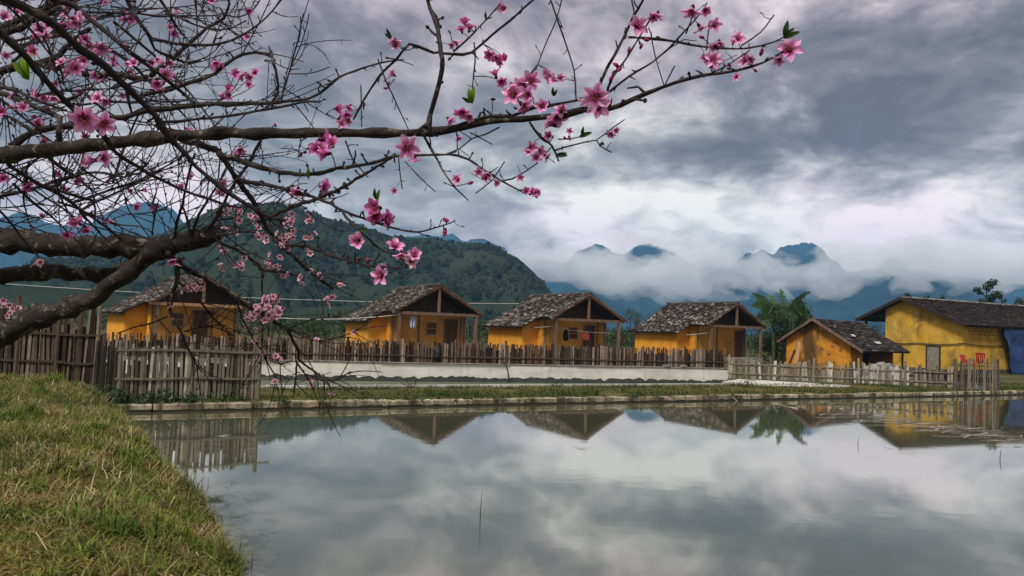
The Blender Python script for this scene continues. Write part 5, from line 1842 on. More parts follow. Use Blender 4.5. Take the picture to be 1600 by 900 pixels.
# ------------------------------------------------------------------ the peach tree reaching over the pond
TR = empty('peach_tree', (-3.3, 3.1, 0.55), 'dark gnarled peach tree in pink blossom reaching over the bank', 'tree')
T0 = Vector((-3.3, 3.1, 0.55))
FORK = P(-420, 440, 3.05) - T0
BRANCHES = '''
#limb width0 width1 depth0 depth1 : points
L 36 30 3.0 2.9 : -420,440 -240,392 -120,372 0,375 60,381 120,385 180,386 240,385 290,379 316,371 328,364
L 30 20 3.1 3.0 : -420,450 -260,450 -100,440 0,432 60,425 120,427 165,428 200,418 235,402 268,392
L 50 23 3.1 2.85 : -420,470 -300,540 -200,575 -100,563 0,528 50,500 100,483 150,465 180,440 215,415 240,392
L 34 9 2.2 1.35 : -420,420 -250,330 -120,262 0,243 60,236 120,229 180,223 240,217 300,211 360,207 420,208 480,208 540,208 600,208 650,208 700,203 740,194 790,188 840,184 880,179 910,172
L 20 10 2.9 2.6 : -420,380 -200,150 -100,80 0,48 22,36 45,26 68,14 84,6 110,-12 180,-60
L 16 9 2.9 2.6 : -300,260 -150,120 0,54 30,45 52,31 90,14 130,-20
L 16 8 2.8 2.6 : -300,270 -150,170 0,112 30,104 60,98 84,93 102,76 120,60 140,45
B 9 3 1.35 1.2 : 910,172 950,170 985,157 1010,147 1035,137 1060,128 1100,118 1150,110 1190,98 1212,88 1225,80
B 16 5 1.15 1.6 : -60,-40 15,0 52,18 90,43 127,75 165,103 195,134 225,163 242,180 255,198 275,225 287,240 304,259 325,276 348,295 370,310 393,324 415,337 430,343 445,345
B 9 5 1.4 1.6 : 60,-12 84,0 114,8 142,30 172,55 202,80 240,108 244,111 272,135 290,148 304,160
B 13 3 1.35 2.0 : -40,20 0,53 22,72 45,96 68,120 84,140 102,158 118,172 135,186 159,208 180,237 202,254 217,262 235,273 253,280 280,294 302,303 325,311 355,321 378,324
B 5 2 1.6 1.7 : 245,-20 251,0 265,20 283,30 304,39 325,45 347,46 364,43 385,32
B 4 2 1.6 1.8 : 265,22 280,48 290,58 298,66
B 8 3 1.6 1.75 : 195,-12 201,0 213,27 225,45 234,58 241,77 262,87 283,95 295,98 313,93
B 6 2 1.7 1.6 : 236,60 265,65 287,70 310,71 340,68 362,62 385,51 407,36 425,18 439,0 446,-12
B 8 4 2.0 1.9 : 220,150 242,144 265,139 285,133 295,129 317,123 337,115 350,103 364,91 377,85 400,82 424,84
B 5 4 1.9 1.9 : 424,84 431,108 434,133 431,150 425,160 415,171
B 3 2 1.9 1.9 : 424,84 420,72
B 11 8 2.0 1.9 : 18,230 37,213 67,202 105,198 150,190 195,184 225,174 265,168 295,166 325,163
B 8 2 1.9 1.7 : 325,163 355,162 385,162 442,159 484,153 510,138 530,120 555,111 580,102 612,95 631,93
B 5 3 1.6 1.8 : 250,190 280,189 325,185 355,182 385,177 415,171 462,162 484,158 500,160
B 11 4 1.8 3.0 : 268,206 280,213 302,223 325,231 340,238 352,253 364,270 373,283 385,300 397,315 403,330 417,354 437,379 456,399 484,424 507,441 521,452
B 9 4 1.9 1.4 : 340,240 370,249 400,259 430,268 456,272 484,272 526,264 583,254 614,245 645,243 703,241
B 4 2 1.4 1.35 : 703,241 732,248 765,272 794,289 822,303
B 7 2 2.2 1.4 : 373,280 400,286 442,295 498,311 535,328 569,342 597,351 625,359 653,362 681,356 712,345
B 7 4 2.6 1.5 : 403,345 414,343 456,323 498,309 541,289 583,264 617,241
B 5 2 1.5 1.4 : 535,331 549,348 569,368 591,387 614,399 633,407
B 7 3 2.4 1.45 : 428,370 437,379 484,387 521,401 557,410 583,416 614,418 636,417
B 5 2 1.45 1.4 : 660,208 673,230 692,267 709,292 732,313
B 6 9 1.5 1.45 : 662,-25 670,0 681,37 687,79 690,107 681,152 673,180 664,200
B 5 3 1.47 1.5 : 690,82 678,82 653,72 639,69 619,93 591,121 569,157 552,186
B 5 3 1.47 1.4 : 688,84 710,84 737,82 771,53 802,28 830,3 850,-15
B 3.5 2 1.45 1.42 : 709,80 732,59 760,31 781,7
B 3 2 1.42 1.42 : 741,67 742,95 740,120 738,148
B 3 2 1.5 1.5 : 591,93 602,124 619,160 639,204
B 3 2 1.9 1.8 : 439,155 451,115 465,65 470,40 474,21
B 2.2 1.6 1.8 1.8 : 451,115 473,115 495,112 515,105
B 8 4 1.42 1.32 : 690,204 735,190 768,180 800,180 837,168 879,162 915,155 935,142
B 6 3 1.32 1.3 : 935,145 941,127 950,105 960,87 977,53 988,28 1005,0 1012,-20
B 3 3 1.32 1.3 : 985,-10 991,22
B 5 2 1.3 1.25 : 948,150 957,118 980,90 997,62 1017,28
B 4 2 1.32 1.25 : 950,145 983,118 1019,98 1045,76 1070,48 1095,20 1105,4
B 5 2 1.3 1.2 : 983,58 1019,59 1053,65 1095,73 1132,76 1171,75 1208,66 1225,58
B 2.2 1.6 1.2 1.2 : 1098,120 1132,104 1171,79
B 2.2 1.4 1.2 1.2 : 1160,70 1188,50 1209,24
B 2.5 2 1.28 1.26 : 1017,50 1022,82 1038,135
B 1.8 1.3 1.26 1.26 : 1039,132 1054,103
B 2.5 1.5 1.25 1.25 : 1072,52 1080,30 1085,10
B 2.2 1.5 1.22 1.2 : 1104,78 1106,50 1108,35
B 3 2.5 1.4 1.35 : 856,-12 873,37 887,76 897,110 900,157
B 2.5 2 1.42 1.4 : 880,-12 867,37 850,75 837,110
B 5 3 1.38 1.4 : 828,192 845,214 862,228 868,239 873,252
B 3 1.6 1.38 1.32 : 866,235 898,225 932,219 945,210 955,202 976,187
B 2 1.4 1.34 1.33 : 932,219 938,228 955,238
B 2.4 1.6 1.38 1.38 : 873,217 890,217 905,214
B 3 1.8 1.36 1.4 : 783,283 800,279 813,272 840,255 862,230
B 2 1.4 1.36 1.36 : 743,302 768,282 780,265 788,253
B 2.2 1.4 1.42 1.42 : 735,207 750,215 768,225
B 3 2 1.43 1.46 : 780,199 758,209 737,217 718,233 695,242
B 2.2 1.6 1.46 1.46 : 712,200 714,215 714,232
B 2 1.4 1.5 1.5 : 564,133 564,165 565,198
B 2 1.5 1.45 1.45 : 623,246 624,265 628,295
B 2 1.5 1.42 1.4 : 633,252 652,273 680,300
B 3 2 1.9 1.85 : 540,220 552,250 575,277
B 2 1.5 1.9 1.8 : 470,212 467,235 466,248
B 5 3.5 2.9 3.5 : 326,368 340,377 357,385 380,396 402,412 413,423 440,424 470,432
B 4 2 3.5 3.5 : 411,424 410,450 410,494 410,530 411,554 421,573 430,590 427,612
B 8 5 2.9 3.4 : 262,395 272,405 284,417 308,429 333,444 362,463 394,482 411,491 430,503 449,516
B 5 5 3.4 3.5 : 449,516 459,533 466,548 466,560
B 4 2 3.5 3.4 : 466,560 485,575 506,592 516,605 520,622
B 3 2 3.5 3.5 : 462,563 476,584 485,597 491,611
B 2 1.6 3.5 3.5 : 504,588 507,600 507,611
B 3 2 3.5 3.5 : 464,567 462,590 460,614
B 3 2 3.4 3.4 : 449,515 468,505 499,496 531,495
B 3 1.6 3.4 3.3 : 453,514 472,524 495,533 527,527 554,518 561,510
B 2 1.6 3.5 3.5 : 411,554 430,567 445,567 457,562
B 3 2 3.3 3.5 : 371,470 376,490 383,505 395,528 411,552
B 8 2 2.8 3.0 : 281,404 278,418 274,444 268,468 267,486 281,514 292,542 303,562 315,582
B 3 2 3.0 3.0 : 262,494 248,500 233,506 210,511 183,521
B 4 2 3.0 3.1 : 278,438 309,467 337,500 352,513 365,525
B 2.4 1.6 3.1 3.1 : 287,518 310,512 329,511 345,515 362,524
B 2 1.6 3.4 3.4 : 499,496 515,504 531,506 545,500
B 2.5 1.8 3.5 3.5 : 505,592 520,595 535,588 548,580
B 5 3 2.85 2.6 : 274,372 277,345 286,312 293,280 299,256 304,240
B 5 3 2.85 2.6 : 300,370 310,335 325,312 338,292 352,268
B 5 5 2.85 2.4 : 318,368 335,345 344,328 352,312 364,291 377,271 392,247 407,220
B 6 3 2.85 2.8 : 300,372 297,358 293,345 286,324
B 3 2 2.85 3.0 : 328,370 355,366 377,363 400,359 425,352
B 3 2 2.9 2.8 : 330,350 343,343 370,339 383,330 385,322
B 4 2 1.4 1.8 : -20,-18 0,0 22,20 50,50 70,74 82,92 92,125 100,152
B 4 3 1.8 2.2 : 57,33 68,60 82,87 95,110 100,134
B 3 2 1.5 1.6 : 92,5 96,13 114,35 135,63 158,77 180,84 195,86
B 9 8 2.6 2.5 : 60,100 100,108 127,114 150,118 187,118 217,121 235,118
B 8 3 2.5 2.4 : 235,118 257,99 287,75 317,50 332,40 350,28 358,6 352,-8
B 3 2 2.2 2.3 : 303,-10 306,12 308,36
B 2.4 2 2.4 2.3 : 343,12 352,22 370,27 390,21 400,10 410,-8
B 7 3 1.8 1.7 : -20,128 0,133 22,141 45,151 67,160 93,169 105,172
B 8 8 2.0 1.9 : -30,138 0,145 22,153 45,162 67,172 85,181 93,186
B 9 9 1.9 1.9 : 93,184 93,205 93,226
B 6 3 1.7 1.8 : -20,138 0,153 22,172 42,189 57,200
B 4 3 1.7 1.7 : -20,168 0,175 22,186 52,204 82,222
B 3.5 2 2.0 2.4 : 45,252 39,277 37,307 42,337 50,354 72,363
B 3.5 2 1.9 2.1 : 81,246 85,275 93,303 99,318 115,342 135,354
B 2.5 2 1.8 1.9 : 75,249 93,262 111,276
B 3.5 2 1.9 1.9 : 112,244 127,262 144,274 157,283 171,286
B 6 3 2.0 2.1 : 75,290 105,301 127,309 145,313 148,325 147,348
B 4.5 3 2.0 2.2 : 124,324 132,339 147,354 159,367 168,374
B 7 4 1.9 2.4 : 12,255 30,268 60,287 95,306 115,320 150,343 175,362 190,374
B 7 3 2.2 2.0 : -30,318 0,307 30,299 60,292 100,280 140,270 165,270 195,277 212,266 232,255
B 3 2 2.6 2.6 : -20,340 0,345 22,351 39,358 54,360
B 2 1.5 2.6 2.6 : 9,357 42,343 72,337 103,328
B 2 1.5 2.3 2.7 : 168,260 180,279 195,307 207,322
B 2 1.5 2.3 2.7 : 195,255 202,277 217,306 240,328
B 2.2 1.6 2.6 2.7 : 165,343 187,351 222,355 240,365
B 2 1.5 2.6 2.7 : 195,312 202,330 222,354
B 3 2 2.8 2.7 : 237,368 240,348 244,330 247,314
'''
TRACES = []
for ln in BRANCHES.strip().splitlines():
    if ln.startswith('#'):
        continue
    head, tail = ln.split(':')
    k, w0, w1, a0, a1 = head.split()
    pts = [tuple(float(q) for q in p.split(',')) for p in tail.split()]
    TRACES.append((k, float(w0), float(w1), float(a0), float(a1), pts))


def catmull(pts, step):
    out = []
    n = len(pts)
    for i in range(n - 1):
        p0, p1, p2, p3 = pts[max(i - 1, 0)], pts[i], pts[i + 1], pts[min(i + 2, n - 1)]
        m_ = max(1, int((p2 - p1).length / step))
        for k in range(m_):
            t = k / m_
            out.append(0.5 * ((2 * p1) + (p2 - p0) * t + (2 * p0 - 5 * p1 + 4 * p2 - p3) * t * t + (3 * p1 - p0 - 3 * p2 + p3) * t ** 3))
    out.append(pts[-1])
    return out


SAMP = []        # every point along every branch: photo x, photo y, depth, position, direction, radius
g = random.Random(55)


def to_px(p):
    v = p + T0 - Vector((0, 0, CAMH))
    f = v.dot(_fw)
    return 800 + v.dot(_ir) / f * FPX, 450 - v.dot(_iu) / f * FPX


def spur(mb, p, dirv, rad, L_):
    d = (dirv * g.uniform(-.2, .8) + Vector((g.gauss(0, 1), g.gauss(0, 1), g.gauss(0.35, 1)))).normalized()
    q = p + d * rad * 0.5
    m_ = q + d * L_ * .55 + Vector((g.gauss(0, .1), g.gauss(0, .1), g.gauss(0, .1))) * L_
    e = q + d * L_
    r0 = min(rad * .7, 0.0022 + L_ * .03)
    mb.tube([q, m_, e], [r0, r0 * .8, r0 * .55], 5)
    if g.random() < .5:
        mb.tube([e - d * .002, e + d * .002, e + d * .007], [r0 * .6, r0 * 1.5, r0 * .4], 5)


for (k, w0, w1, a0, a1, pts) in TRACES:
    n = len(pts)
    acc = [0.0]
    for a, b in zip(pts, pts[1:]):
        acc.append(acc[-1] + math.hypot(b[0] - a[0], b[1] - a[1]))
    P3 = []
    ph = g.uniform(0, 9)
    for i, (x, y) in enumerate(pts):
        t = acc[i] / acc[-1]
        Y = a0 + (a1 - a0) * t + 0.03 * math.sin(t * 7 + ph) * (1 if 0 < i < n - 1 else 0)
        P3.append(P(x, y, Y) - T0)
    step = 0.026 if k == 'L' else 0.018
    cr = catmull(P3, step)
    m_ = len(cr)
    rads = []
    ln = [0.0]
    for a, b in zip(cr, cr[1:]):
        ln.append(ln[-1] + (b - a).length)
    for i, p in enumerate(cr):
        t = ln[i] / ln[-1]
        wpx_ = w0 + (w1 - w0) * t
        Y = (p + T0).y
        r_ = max(0.0011, wpx_ * Y / FPX / 2)
        nz_ = 1 + (0.26 if k == 'L' else 0.28) * fbm(ln[i] * (13 if k == 'L' else 26), w0, a0, 3)
        rads.append(r_ * nz_)
        jit = 0.4 if k == 'B' else 0.12
        cr[i] = p + Vector((fbm(ln[i] * 14, 1.1, w0 + a0), fbm(ln[i] * 14, 5.1, w0), fbm(ln[i] * 14, 9.1, a0 + w1))) * r_ * jit * 2
    mb = MB()
    mb.tube(cr, rads, 16 if k == 'L' else 8)
    if k == 'L' or w0 >= 8:                          # rough, plated bark
        for q_i, v in enumerate(mb.v):
            p_ = Vector(v)
            c_ = cr[min(len(cr) - 1, q_i // (16 if k == 'L' else 8))]
            o_ = p_ - c_
            k2_ = fbm(p_.x * 22, p_.y * 22, p_.z * 22, 4) * (0.42 if k == 'L' else 0.28) + 0.22 * max(0, fbm(p_.x * 60, p_.y * 60, p_.z * 60, 3))
            mb.v[q_i] = tuple(c_ + o_ * (1 + k2_))
    for i in range(1, m_ - 1):
        d = (cr[i + 1] - cr[i - 1]).normalized()
        x, y = to_px(cr[i])
        SAMP.append((x, y, (cr[i] + T0).y, cr[i], d, rads[i], k))
        if k == 'B' and g.random() < 0.62:
            spur(mb, cr[i], d, rads[i], g.uniform(.004, .02) * (1 if g.random() < .85 else 2.4))
        if k == 'L' and g.random() < 0.5:                       # knots and stubs on the old wood
            q = cr[i] + Vector((g.gauss(0, 1), g.gauss(0, 1), g.gauss(0, 1))).normalized() * rads[i] * .85
            s_ = rads[i] * g.uniform(.15, .34)
            b0 = len(mb.v)
            mb.add([q + Vector(v) * s_ * g.uniform(.7, 1.3) for v in IV], [tuple(f) for f in IF])
    mb.build('limb' if k == 'L' else 'branch', M_LIMB if k == 'L' or w0 >= 7.5 and a0 > 1.75 else M_BARK, TR, smooth=(k == 'L'))

# trunk, outside the picture
mb = MB()
tp_ = [Vector((0.1, 0, -0.3)), Vector((0.0, 0.0, 0.2)), Vector((0.05, -0.03, 0.9)), FORK]
tc = catmull(tp_, .08)
mb.tube(tc, [0.17 - 0.09 * i / len(tc) + 0.012 * fbm(i * .5, 2) for i in range(len(tc))], 14)
mb.build('trunk', M_LIMB, TR, smooth=True)

# fine twigs filling the crown, and lesser branches behind the first ones
mb = MB()
TW = []
for k in range(46):
    Y0 = g.uniform(1.9, 3.0)
    x, y = g.uniform(-70, 190), g.uniform(-30, 330)
    hd = g.choice((g.uniform(-.55, .15), g.uniform(.25, .95), g.uniform(-1.3, -.5)))
    cv = g.gauss(0, .09)
    n_ = g.randint(6, 12)
    st_l = g.uniform(20, 32)
    pts = []
    for i in range(n_):
        pts.append(P(x, y, Y0 + .05 * i * g.uniform(.5, 1)) - T0)
        x += math.cos(hd) * st_l
        y += math.sin(hd) * st_l
        hd += cv + g.gauss(0, .10)
    cr = catmull(pts, .03)
    r0 = g.uniform(1.6, 4.2) * Y0 / FPX / 2 * 1.25
    rd = [max(.0011, r0 * (1 - .7 * i / len(cr)) * (1 + .22 * fbm(i * .6, k))) for i in range(len(cr))]
    mb.tube(cr, rd, 7)
    for i in range(1, len(cr) - 1):
        d = (cr[i + 1] - cr[i - 1]).normalized()
        SAMP.append((*to_px(cr[i]), (cr[i] + T0).y, cr[i], d, rd[i], 'B'))
        if g.random() < .4:
            spur(mb, cr[i], d, rd[i], g.uniform(.004, .022))
src = [s for s in SAMP if s[0] < 470 and -30 < s[1] < 380 and s[6] == 'B']
for k in range(520):
    s = src[g.randrange(len(src))]
    p = s[3].copy()
    d = (Vector((g.gauss(0.25, .7), g.gauss(0.1, .5), g.gauss(0.25, .8))) + s[4] * .5).normalized()
    L_ = g.uniform(.05, .22) * s[2] / 1.7
    n_ = 7
    curl = Vector((g.gauss(0, .1), g.gauss(0, .1), g.gauss(0.06, .16)))
    pts = []
    for i in range(n_):
        pts.append(p.copy())
        p = p + d * L_ / n_
        d = (d + curl * .6 + Vector((g.gauss(0, .05), g.gauss(0, .05), g.gauss(0, .05)))).normalized()
    r0 = g.uniform(.6, 1.15) * s[2] / FPX
    mb.tube(pts, [r0 * (1 - .35 * i / n_) for i in range(n_)], 5)
    for i in range(1, n_ - 1):
        TW.append((*to_px(pts[i]), (pts[i] + T0).y, pts[i], (pts[i + 1] - pts[i]).normalized(), r0, 'T'))
        if g.random() < .5:
            spur(mb, pts[i], (pts[i + 1] - pts[i]).normalized(), r0, g.uniform(.004, .02))
src = [s for s in SAMP if s[2] > 2.75 and 230 < s[0] < 560 and 320 < s[1] < 615 and s[6] == 'B']
for k in range(150):
    s = src[g.randrange(len(src))]
    p = s[3].copy()
    d = (Vector((g.gauss(0.3, .6), g.gauss(0, .4), g.gauss(-0.1, .6))) + s[4] * .6).normalized()
    L_ = g.uniform(.08, .32)
    n_ = 7
    curl = Vector((g.gauss(0, .12), g.gauss(0, .1), g.gauss(-.03, .14)))
    pts = []
    for i in range(n_):
        pts.append(p.copy())
        p = p + d * L_ / n_
        d = (d + curl * .6).normalized()
    r0 = g.uniform(.6, 1.0) * s[2] / FPX
    mb.tube(pts, [r0 * (1 - .35 * i / n_) for i in range(n_)], 5)
    for i in range(1, n_ - 1):
        TW.append((*to_px(pts[i]), (pts[i] + T0).y, pts[i], (pts[i + 1] - pts[i]).normalized(), r0, 'T'))
tw = mb.build('twigs', M_BARK, TR)
tw['kind'] = 'stuff'

# blossoms


def blossom_mesh(name, open_, seed, pal):
    g = random.Random(seed)
    mb = MB()
    c0, c1, c2 = pal
    npet = 6 if seed % 3 == 0 else 5
    for k in range(npet):
        a = 2 * PI * k / npet + g.uniform(-.12, .12)
        op = open_ * g.uniform(.85, 1.15)
        wv = g.uniform(.155, .20)
        tw_ = g.uniform(-.25, .25)
        ca_, sa_ = math.cos(a), math.sin(a)
        nL, nW = 7, 4
        b = len(mb.v)
        for i in range(nL + 1):
            t = i / nL
            th = op * (0.35 + 0.75 * t) - 0.30 * t * t * op     # angle opening from the axis
            rr = 0.06 + 0.46 * t * math.sin(min(1.5, th + .12))
            zz = 0.46 * t * math.cos(min(1.5, th + .12)) + 0.05 * math.sin(t * 3)
            hw_ = wv * 1.95 * (t * .97 + .03) ** .62 * max(0, 1 - t) ** .62
            if t > .97:
                hw_ = 0.012
            for j in range(nW + 1):
                u = (j / nW - .5) * 2
                cup = 0.10 * u * u * (1 - .4 * t) + tw_ * u * .12 * t
                x = rr + 0.02 * math.sin(u * 3 + k)
                y = u * hw_
                z = zz + cup
                f = max(0, min(1, (t - .05) / .5))
                f2 = max(0, min(1, (t - .5) / .5))
                col = [c0[q] + (c1[q] - c0[q]) * f for q in range(3)]
                col = [col[q] + (c2[q] - col[q]) * f2 for q in range(3)]
                s_ = 1 - .10 * (1 if abs(u) < .2 else 0)
                mb.v.append((x * ca_ - y * sa_, x * sa_ + y * ca_, z))
                mb.c.append(tuple(q * s_ for q in col))
        for i in range(nL):
            for j in range(nW):
                q = b + i * (nW + 1) + j
                mb.f.append((q, q + 1, q + nW + 2, q + nW + 1))
                mb.mi.append(0)
    # calyx and stamens
    mb.col = (0.10, 0.012, 0.03)
    mb.tube([(0, 0, -.16), (0, 0, -.10), (0, 0, 0.0), (0, 0, .06)], [.025, .07, .10, .06], 8)
    for k in range(12):
        a = g.uniform(0, 6.28)
        sp = g.uniform(.1, .45)
        L_ = g.uniform(.2, .36)
        e = Vector((math.cos(a) * math.sin(sp), math.sin(a) * math.sin(sp), math.cos(sp))) * L_
        mb.col = (0.42, 0.06, 0.16)
        mb.tube([(0, 0, .03), e], [.010, .007], 4)
        mb.col = (0.55, 0.26, 0.10)
        mb.tube([e - e.normalized() * .012, e + e.normalized() * .02], [.017, .017], 4)
    me = bpy.data.meshes.new(name)
    me.from_pydata(mb.v, [], mb.f)
    me.materials.append(M_PETAL)
    at = me.color_attributes.new('col', 'FLOAT_COLOR', 'POINT')
    at.data.foreach_set('color', np.c_[np.array(mb.c, dtype=np.float32), np.ones(len(mb.c), dtype=np.float32)].ravel())
    me.polygons.foreach_set('use_smooth', [True] * len(mb.f))
    me.update()
    return me


PK1 = ((0.36, 0.010, 0.14), (0.92, 0.34, 0.68), (0.96, 0.62, 0.88))
PK2 = ((0.28, 0.008, 0.10), (0.84, 0.18, 0.54), (0.92, 0.38, 0.72))
PK3 = ((0.52, 0.06, 0.20), (0.88, 0.50, 0.64), (0.94, 0.74, 0.82))
PROTO = [blossom_mesh('blossom', o, 300 + i, p) for i, (o, p) in enumerate(((1.35, PK1), (1.15, PK1), (0.85, PK1), (1.3, PK2), (1.0, PK2), (0.7, PK2), (1.35, PK3), (1.05, PK3), (1.25, PK1), (0.45, PK2)))]
# photo x, photo y, size, kind (p pink, d deep, f pale)
BL = '''131,183,48p 160,192,40p 635,230,42p 503,218,34d 498,236,30d 513,240,30d 520,228,26d 930,150,46p 934,166,36p 916,152,26p 1233,80,36p 1218,92,20p 994,42,32p 1082,12,32p 1102,14,20d 592,325,36d 600,343,28d 586,336,26d 560,375,30p 616,388,28p 627,394,24p 646,400,26p 640,408,22f
598,430,30p 595,418,16p 466,295,26d 502,292,26d 820,130,36p 804,150,34p 828,125,30p 815,162,30p 799,132,26p 826,146,28p 869,180,32p 866,196,28p 846,166,26p 878,174,24p 858,212,16d 150,250,30p 158,247,26p 136,255,20p 648,246,18d
727,40,22d 733,48,20d 722,50,18d 617,62,22p 618,72,16p 617,118,16d 524,170,20d 541,176,20d 530,185,22d 547,165,18p 535,192,18p 545,187,16p 703,70,16p 712,66,14p 766,85,18d 784,95,18d 774,88,16d 790,92,18d 775,120,22d 782,126,18d 789,12,22p 722,172,24d 735,180,20p 700,185,20p 716,213,14p
829,230,20p 842,237,20p 838,246,18p 851,243,18p 826,238,16p 860,120,20p 856,113,16p 868,126,18p 876,122,14p 955,207,16p 960,203,14p 829,303,20d 821,300,16d 836,300,16d 765,270,18p 760,276,16p 748,268,16p 779,286,14p 815,277,14p 717,283,18p 712,278,12p 617,298,12p 1092,40,24p 1116,40,22p 1124,64,20p 1118,70,18p 1152,62,22p 1145,68,16p 1114,95,26p 1107,90,20p 1111,104,20p 1166,96,22p 1172,92,16p 1152,121,14p 1102,90,16d 1028,20,22p 1022,26,18d 891,205,12p
115,28,26p 103,20,20p 122,34,24p 108,14,18p 130,95,20p 117,105,26p 110,114,22p 98,100,18p 122,112,18p 63,48,22p 70,52,20p 50,62,18d 54,80,18d 5,28,22p 160,72,26p 157,84,24p 148,76,18p 130,66,18p 140,72,18p 180,97,18p 174,92,14p 210,100,18p 213,93,14p 150,116,18p 160,118,16p 60,148,22p 68,152,18p 85,150,20p 28,165,20p 36,168,16p 57,192,20p 60,196,16p 65,222,20p 155,155,22p 165,157,18p 196,148,16p 155,122,14p 270,52,14d 265,95,18p 255,97,14p 240,98,16p 245,92,14p 336,94,18d 341,100,20d 338,108,18d 258,116,22p 268,124,22p 275,128,18p 247,130,22d 243,136,16d 370,116,16d 379,118,16d 384,114,12d 355,142,18d 360,148,16d 352,150,14d 391,120,14d 400,115,14d 390,16,14d 388,58,14d 333,2,18d 196,27,16d 204,30,16d 192,22,12d 375,230,22p 370,243,16p 388,133,12d
93,268,16d 124,279,14d 120,284,12d 5,280,16d 116,346,20p 125,350,18d 133,357,16d 119,342,16d 137,362,16d 105,366,14d 112,364,12d 165,345,14p 172,348,12p 175,276,12d 206,297,12d 222,298,12d 211,322,14d 63,338,10d 237,322,10d 40,292,14d 46,288,10d 300,276,12p 347,288,16p 352,284,12p 343,300,12p 283,292,12d 345,305,12p 268,403,22p 272,410,14p 18,300,10d 85,45,14p 10,85,14p 25,20,14p'''
FARB = '371,330 393,337 349,358 401,360 411,372 450,372 441,370 456,366 371,415 379,412 343,392 345,418 423,406 427,408 476,438 527,443 516,468 440,401 486,345 456,342 449,350 300,446 308,452 312,446 297,454 485,374 487,369 444,425 8,474 14,496 20,478 55,412 57,418 393,492 399,488 388,497 402,366 408,366 436,378 446,380 432,562 484,393 375,336 360,332 424,465 500,432'
allb = []
for tok in BL.split():
    x, y, s = tok.split(',')
    allb.append((float(x), float(y), float(s[:-1]), s[-1]))
for tok in FARB.split():
    x, y = (float(q) for q in tok.split(','))
    for k in range(g.randint(2, 4)):
        allb.append((x + g.gauss(0, 4), y + g.gauss(0, 4), g.uniform(8, 12), 'f'))
for k in range(40):
    allb.append((416 + g.gauss(0, 11) + k * .1, 486 + g.gauss(0, 13), g.uniform(9, 13), 'f'))
for k in range(16):
    s = src[g.randrange(len(src))]
    allb.append((s[0], s[1], g.uniform(8, 11), 'f'))
src = [s for s in TW if s[0] < 300 and s[1] < 240]
for k in range(36):
    s = src[g.randrange(len(src))]
    allb.append((s[0] + g.gauss(0, 3), s[1] + g.gauss(0, 3), g.uniform(10, 18), g.choice('pd')))
PTS = SAMP + TW
AX = np.array([(s[0], s[1], s[2]) for s in PTS])
place = []
for (x, y, sz, kd_) in allb:
    dd = np.hypot(AX[:, 0] - x, AX[:, 1] - y)
    tgt = 3.3 if kd_ == 'f' and not 630 < x < 660 else 1.3
    pen = np.abs(AX[:, 2] - np.clip(0.034 * FPX / sz, 1.2, 3.6)) * 7
    i = int(np.argmin(dd + pen))
    Y = AX[i, 2]
    if sz >= 38:
        Y = min([q for q, h_ in zip(AX[:, 2], dd) if h_ < 26] + [Y]) - 0.02
    S_ = sz * Y / FPX
    pos = P(x, y, Y - S_ * 0.25) - T0
    toc = (Vector((0, 0, CAMH)) - T0 - pos).normalized()
    ax = (toc * g.uniform(.25, 1.0) + Vector((g.gauss(0, .55), g.gauss(0, .4), g.gauss(-.05, .55)))).normalized()
    if sz >= 38:
        ax = (toc + Vector((g.gauss(0, .2), 0, g.gauss(-.1, .2)))).normalized()
    rot = ax.to_track_quat('Z', 'Y').to_matrix().to_4x4() @ Matrix.Rotation(g.uniform(0, 6.28), 4, 'Z')
    pi = {'p': (0, 1, 2, 8), 'd': (3, 4, 5, 3), 'f': (6, 7, 6, 7)}[kd_]
    pr = pi[0] if sz >= 38 else pi[g.randrange(4)]
    place.append((sz, pr, Matrix.Translation(pos) @ rot @ Matrix.Scale(S_ * (1.02 if sz >= 38 else 1.2), 4), i, pos, ax, S_))
place.sort(key=lambda q: -q[0])
stalk = MB()
stalk.col = (0.06, 0.03, 0.03)
rest_v, rest_f, rest_c = [], [], []
nv = 0
PV = []
for me in PROTO:
    v = np.array([q.co[:] for q in me.vertices])
    f = [tuple(p.vertices) for p in me.polygons]
    f = np.array([q if len(q) == 4 else q[:4] for q in f if len(q) >= 4][:]) if True else None
    c = np.empty(len(v) * 4, dtype=np.float32)
    me.color_attributes['col'].data.foreach_get('color', c)
    PV.append((v, f, c.reshape(-1, 4)[:, :3]))
for n_, (sz, pr, mx_, i, pos, ax, S_) in enumerate(place):
    bp = PTS[i][3]
    back = pos - ax * S_ * .15
    if (bp - back).length < 0.09:
        stalk.tube([bp, bp.lerp(back, .5) + Vector((0, 0, .003)), back], [S_ * .035, S_ * .03, S_ * .03], 5)
    if n_ < 98:
        o = bpy.data.objects.new('blossom', PROTO[pr])
        C.objects.link(o)
        o.parent = TR
        o.matrix_local = mx_
    else:
        v, f, c = PV[pr]
        m4 = np.array(mx_)
        rest_v.append(v @ m4[:3, :3].T + m4[:3, 3])
        rest_f.append(f + nv)
        rest_c.append(c)
        nv += len(v)
rb = npmesh('blossoms', np.concatenate(rest_v), np.concatenate(rest_f), M_PETAL, np.concatenate(rest_c), TR, smooth=True)
rb['kind'] = 'stuff'
sk = stalk.build('stalks', M_PICKET, TR)
sk['kind'] = 'stuff'
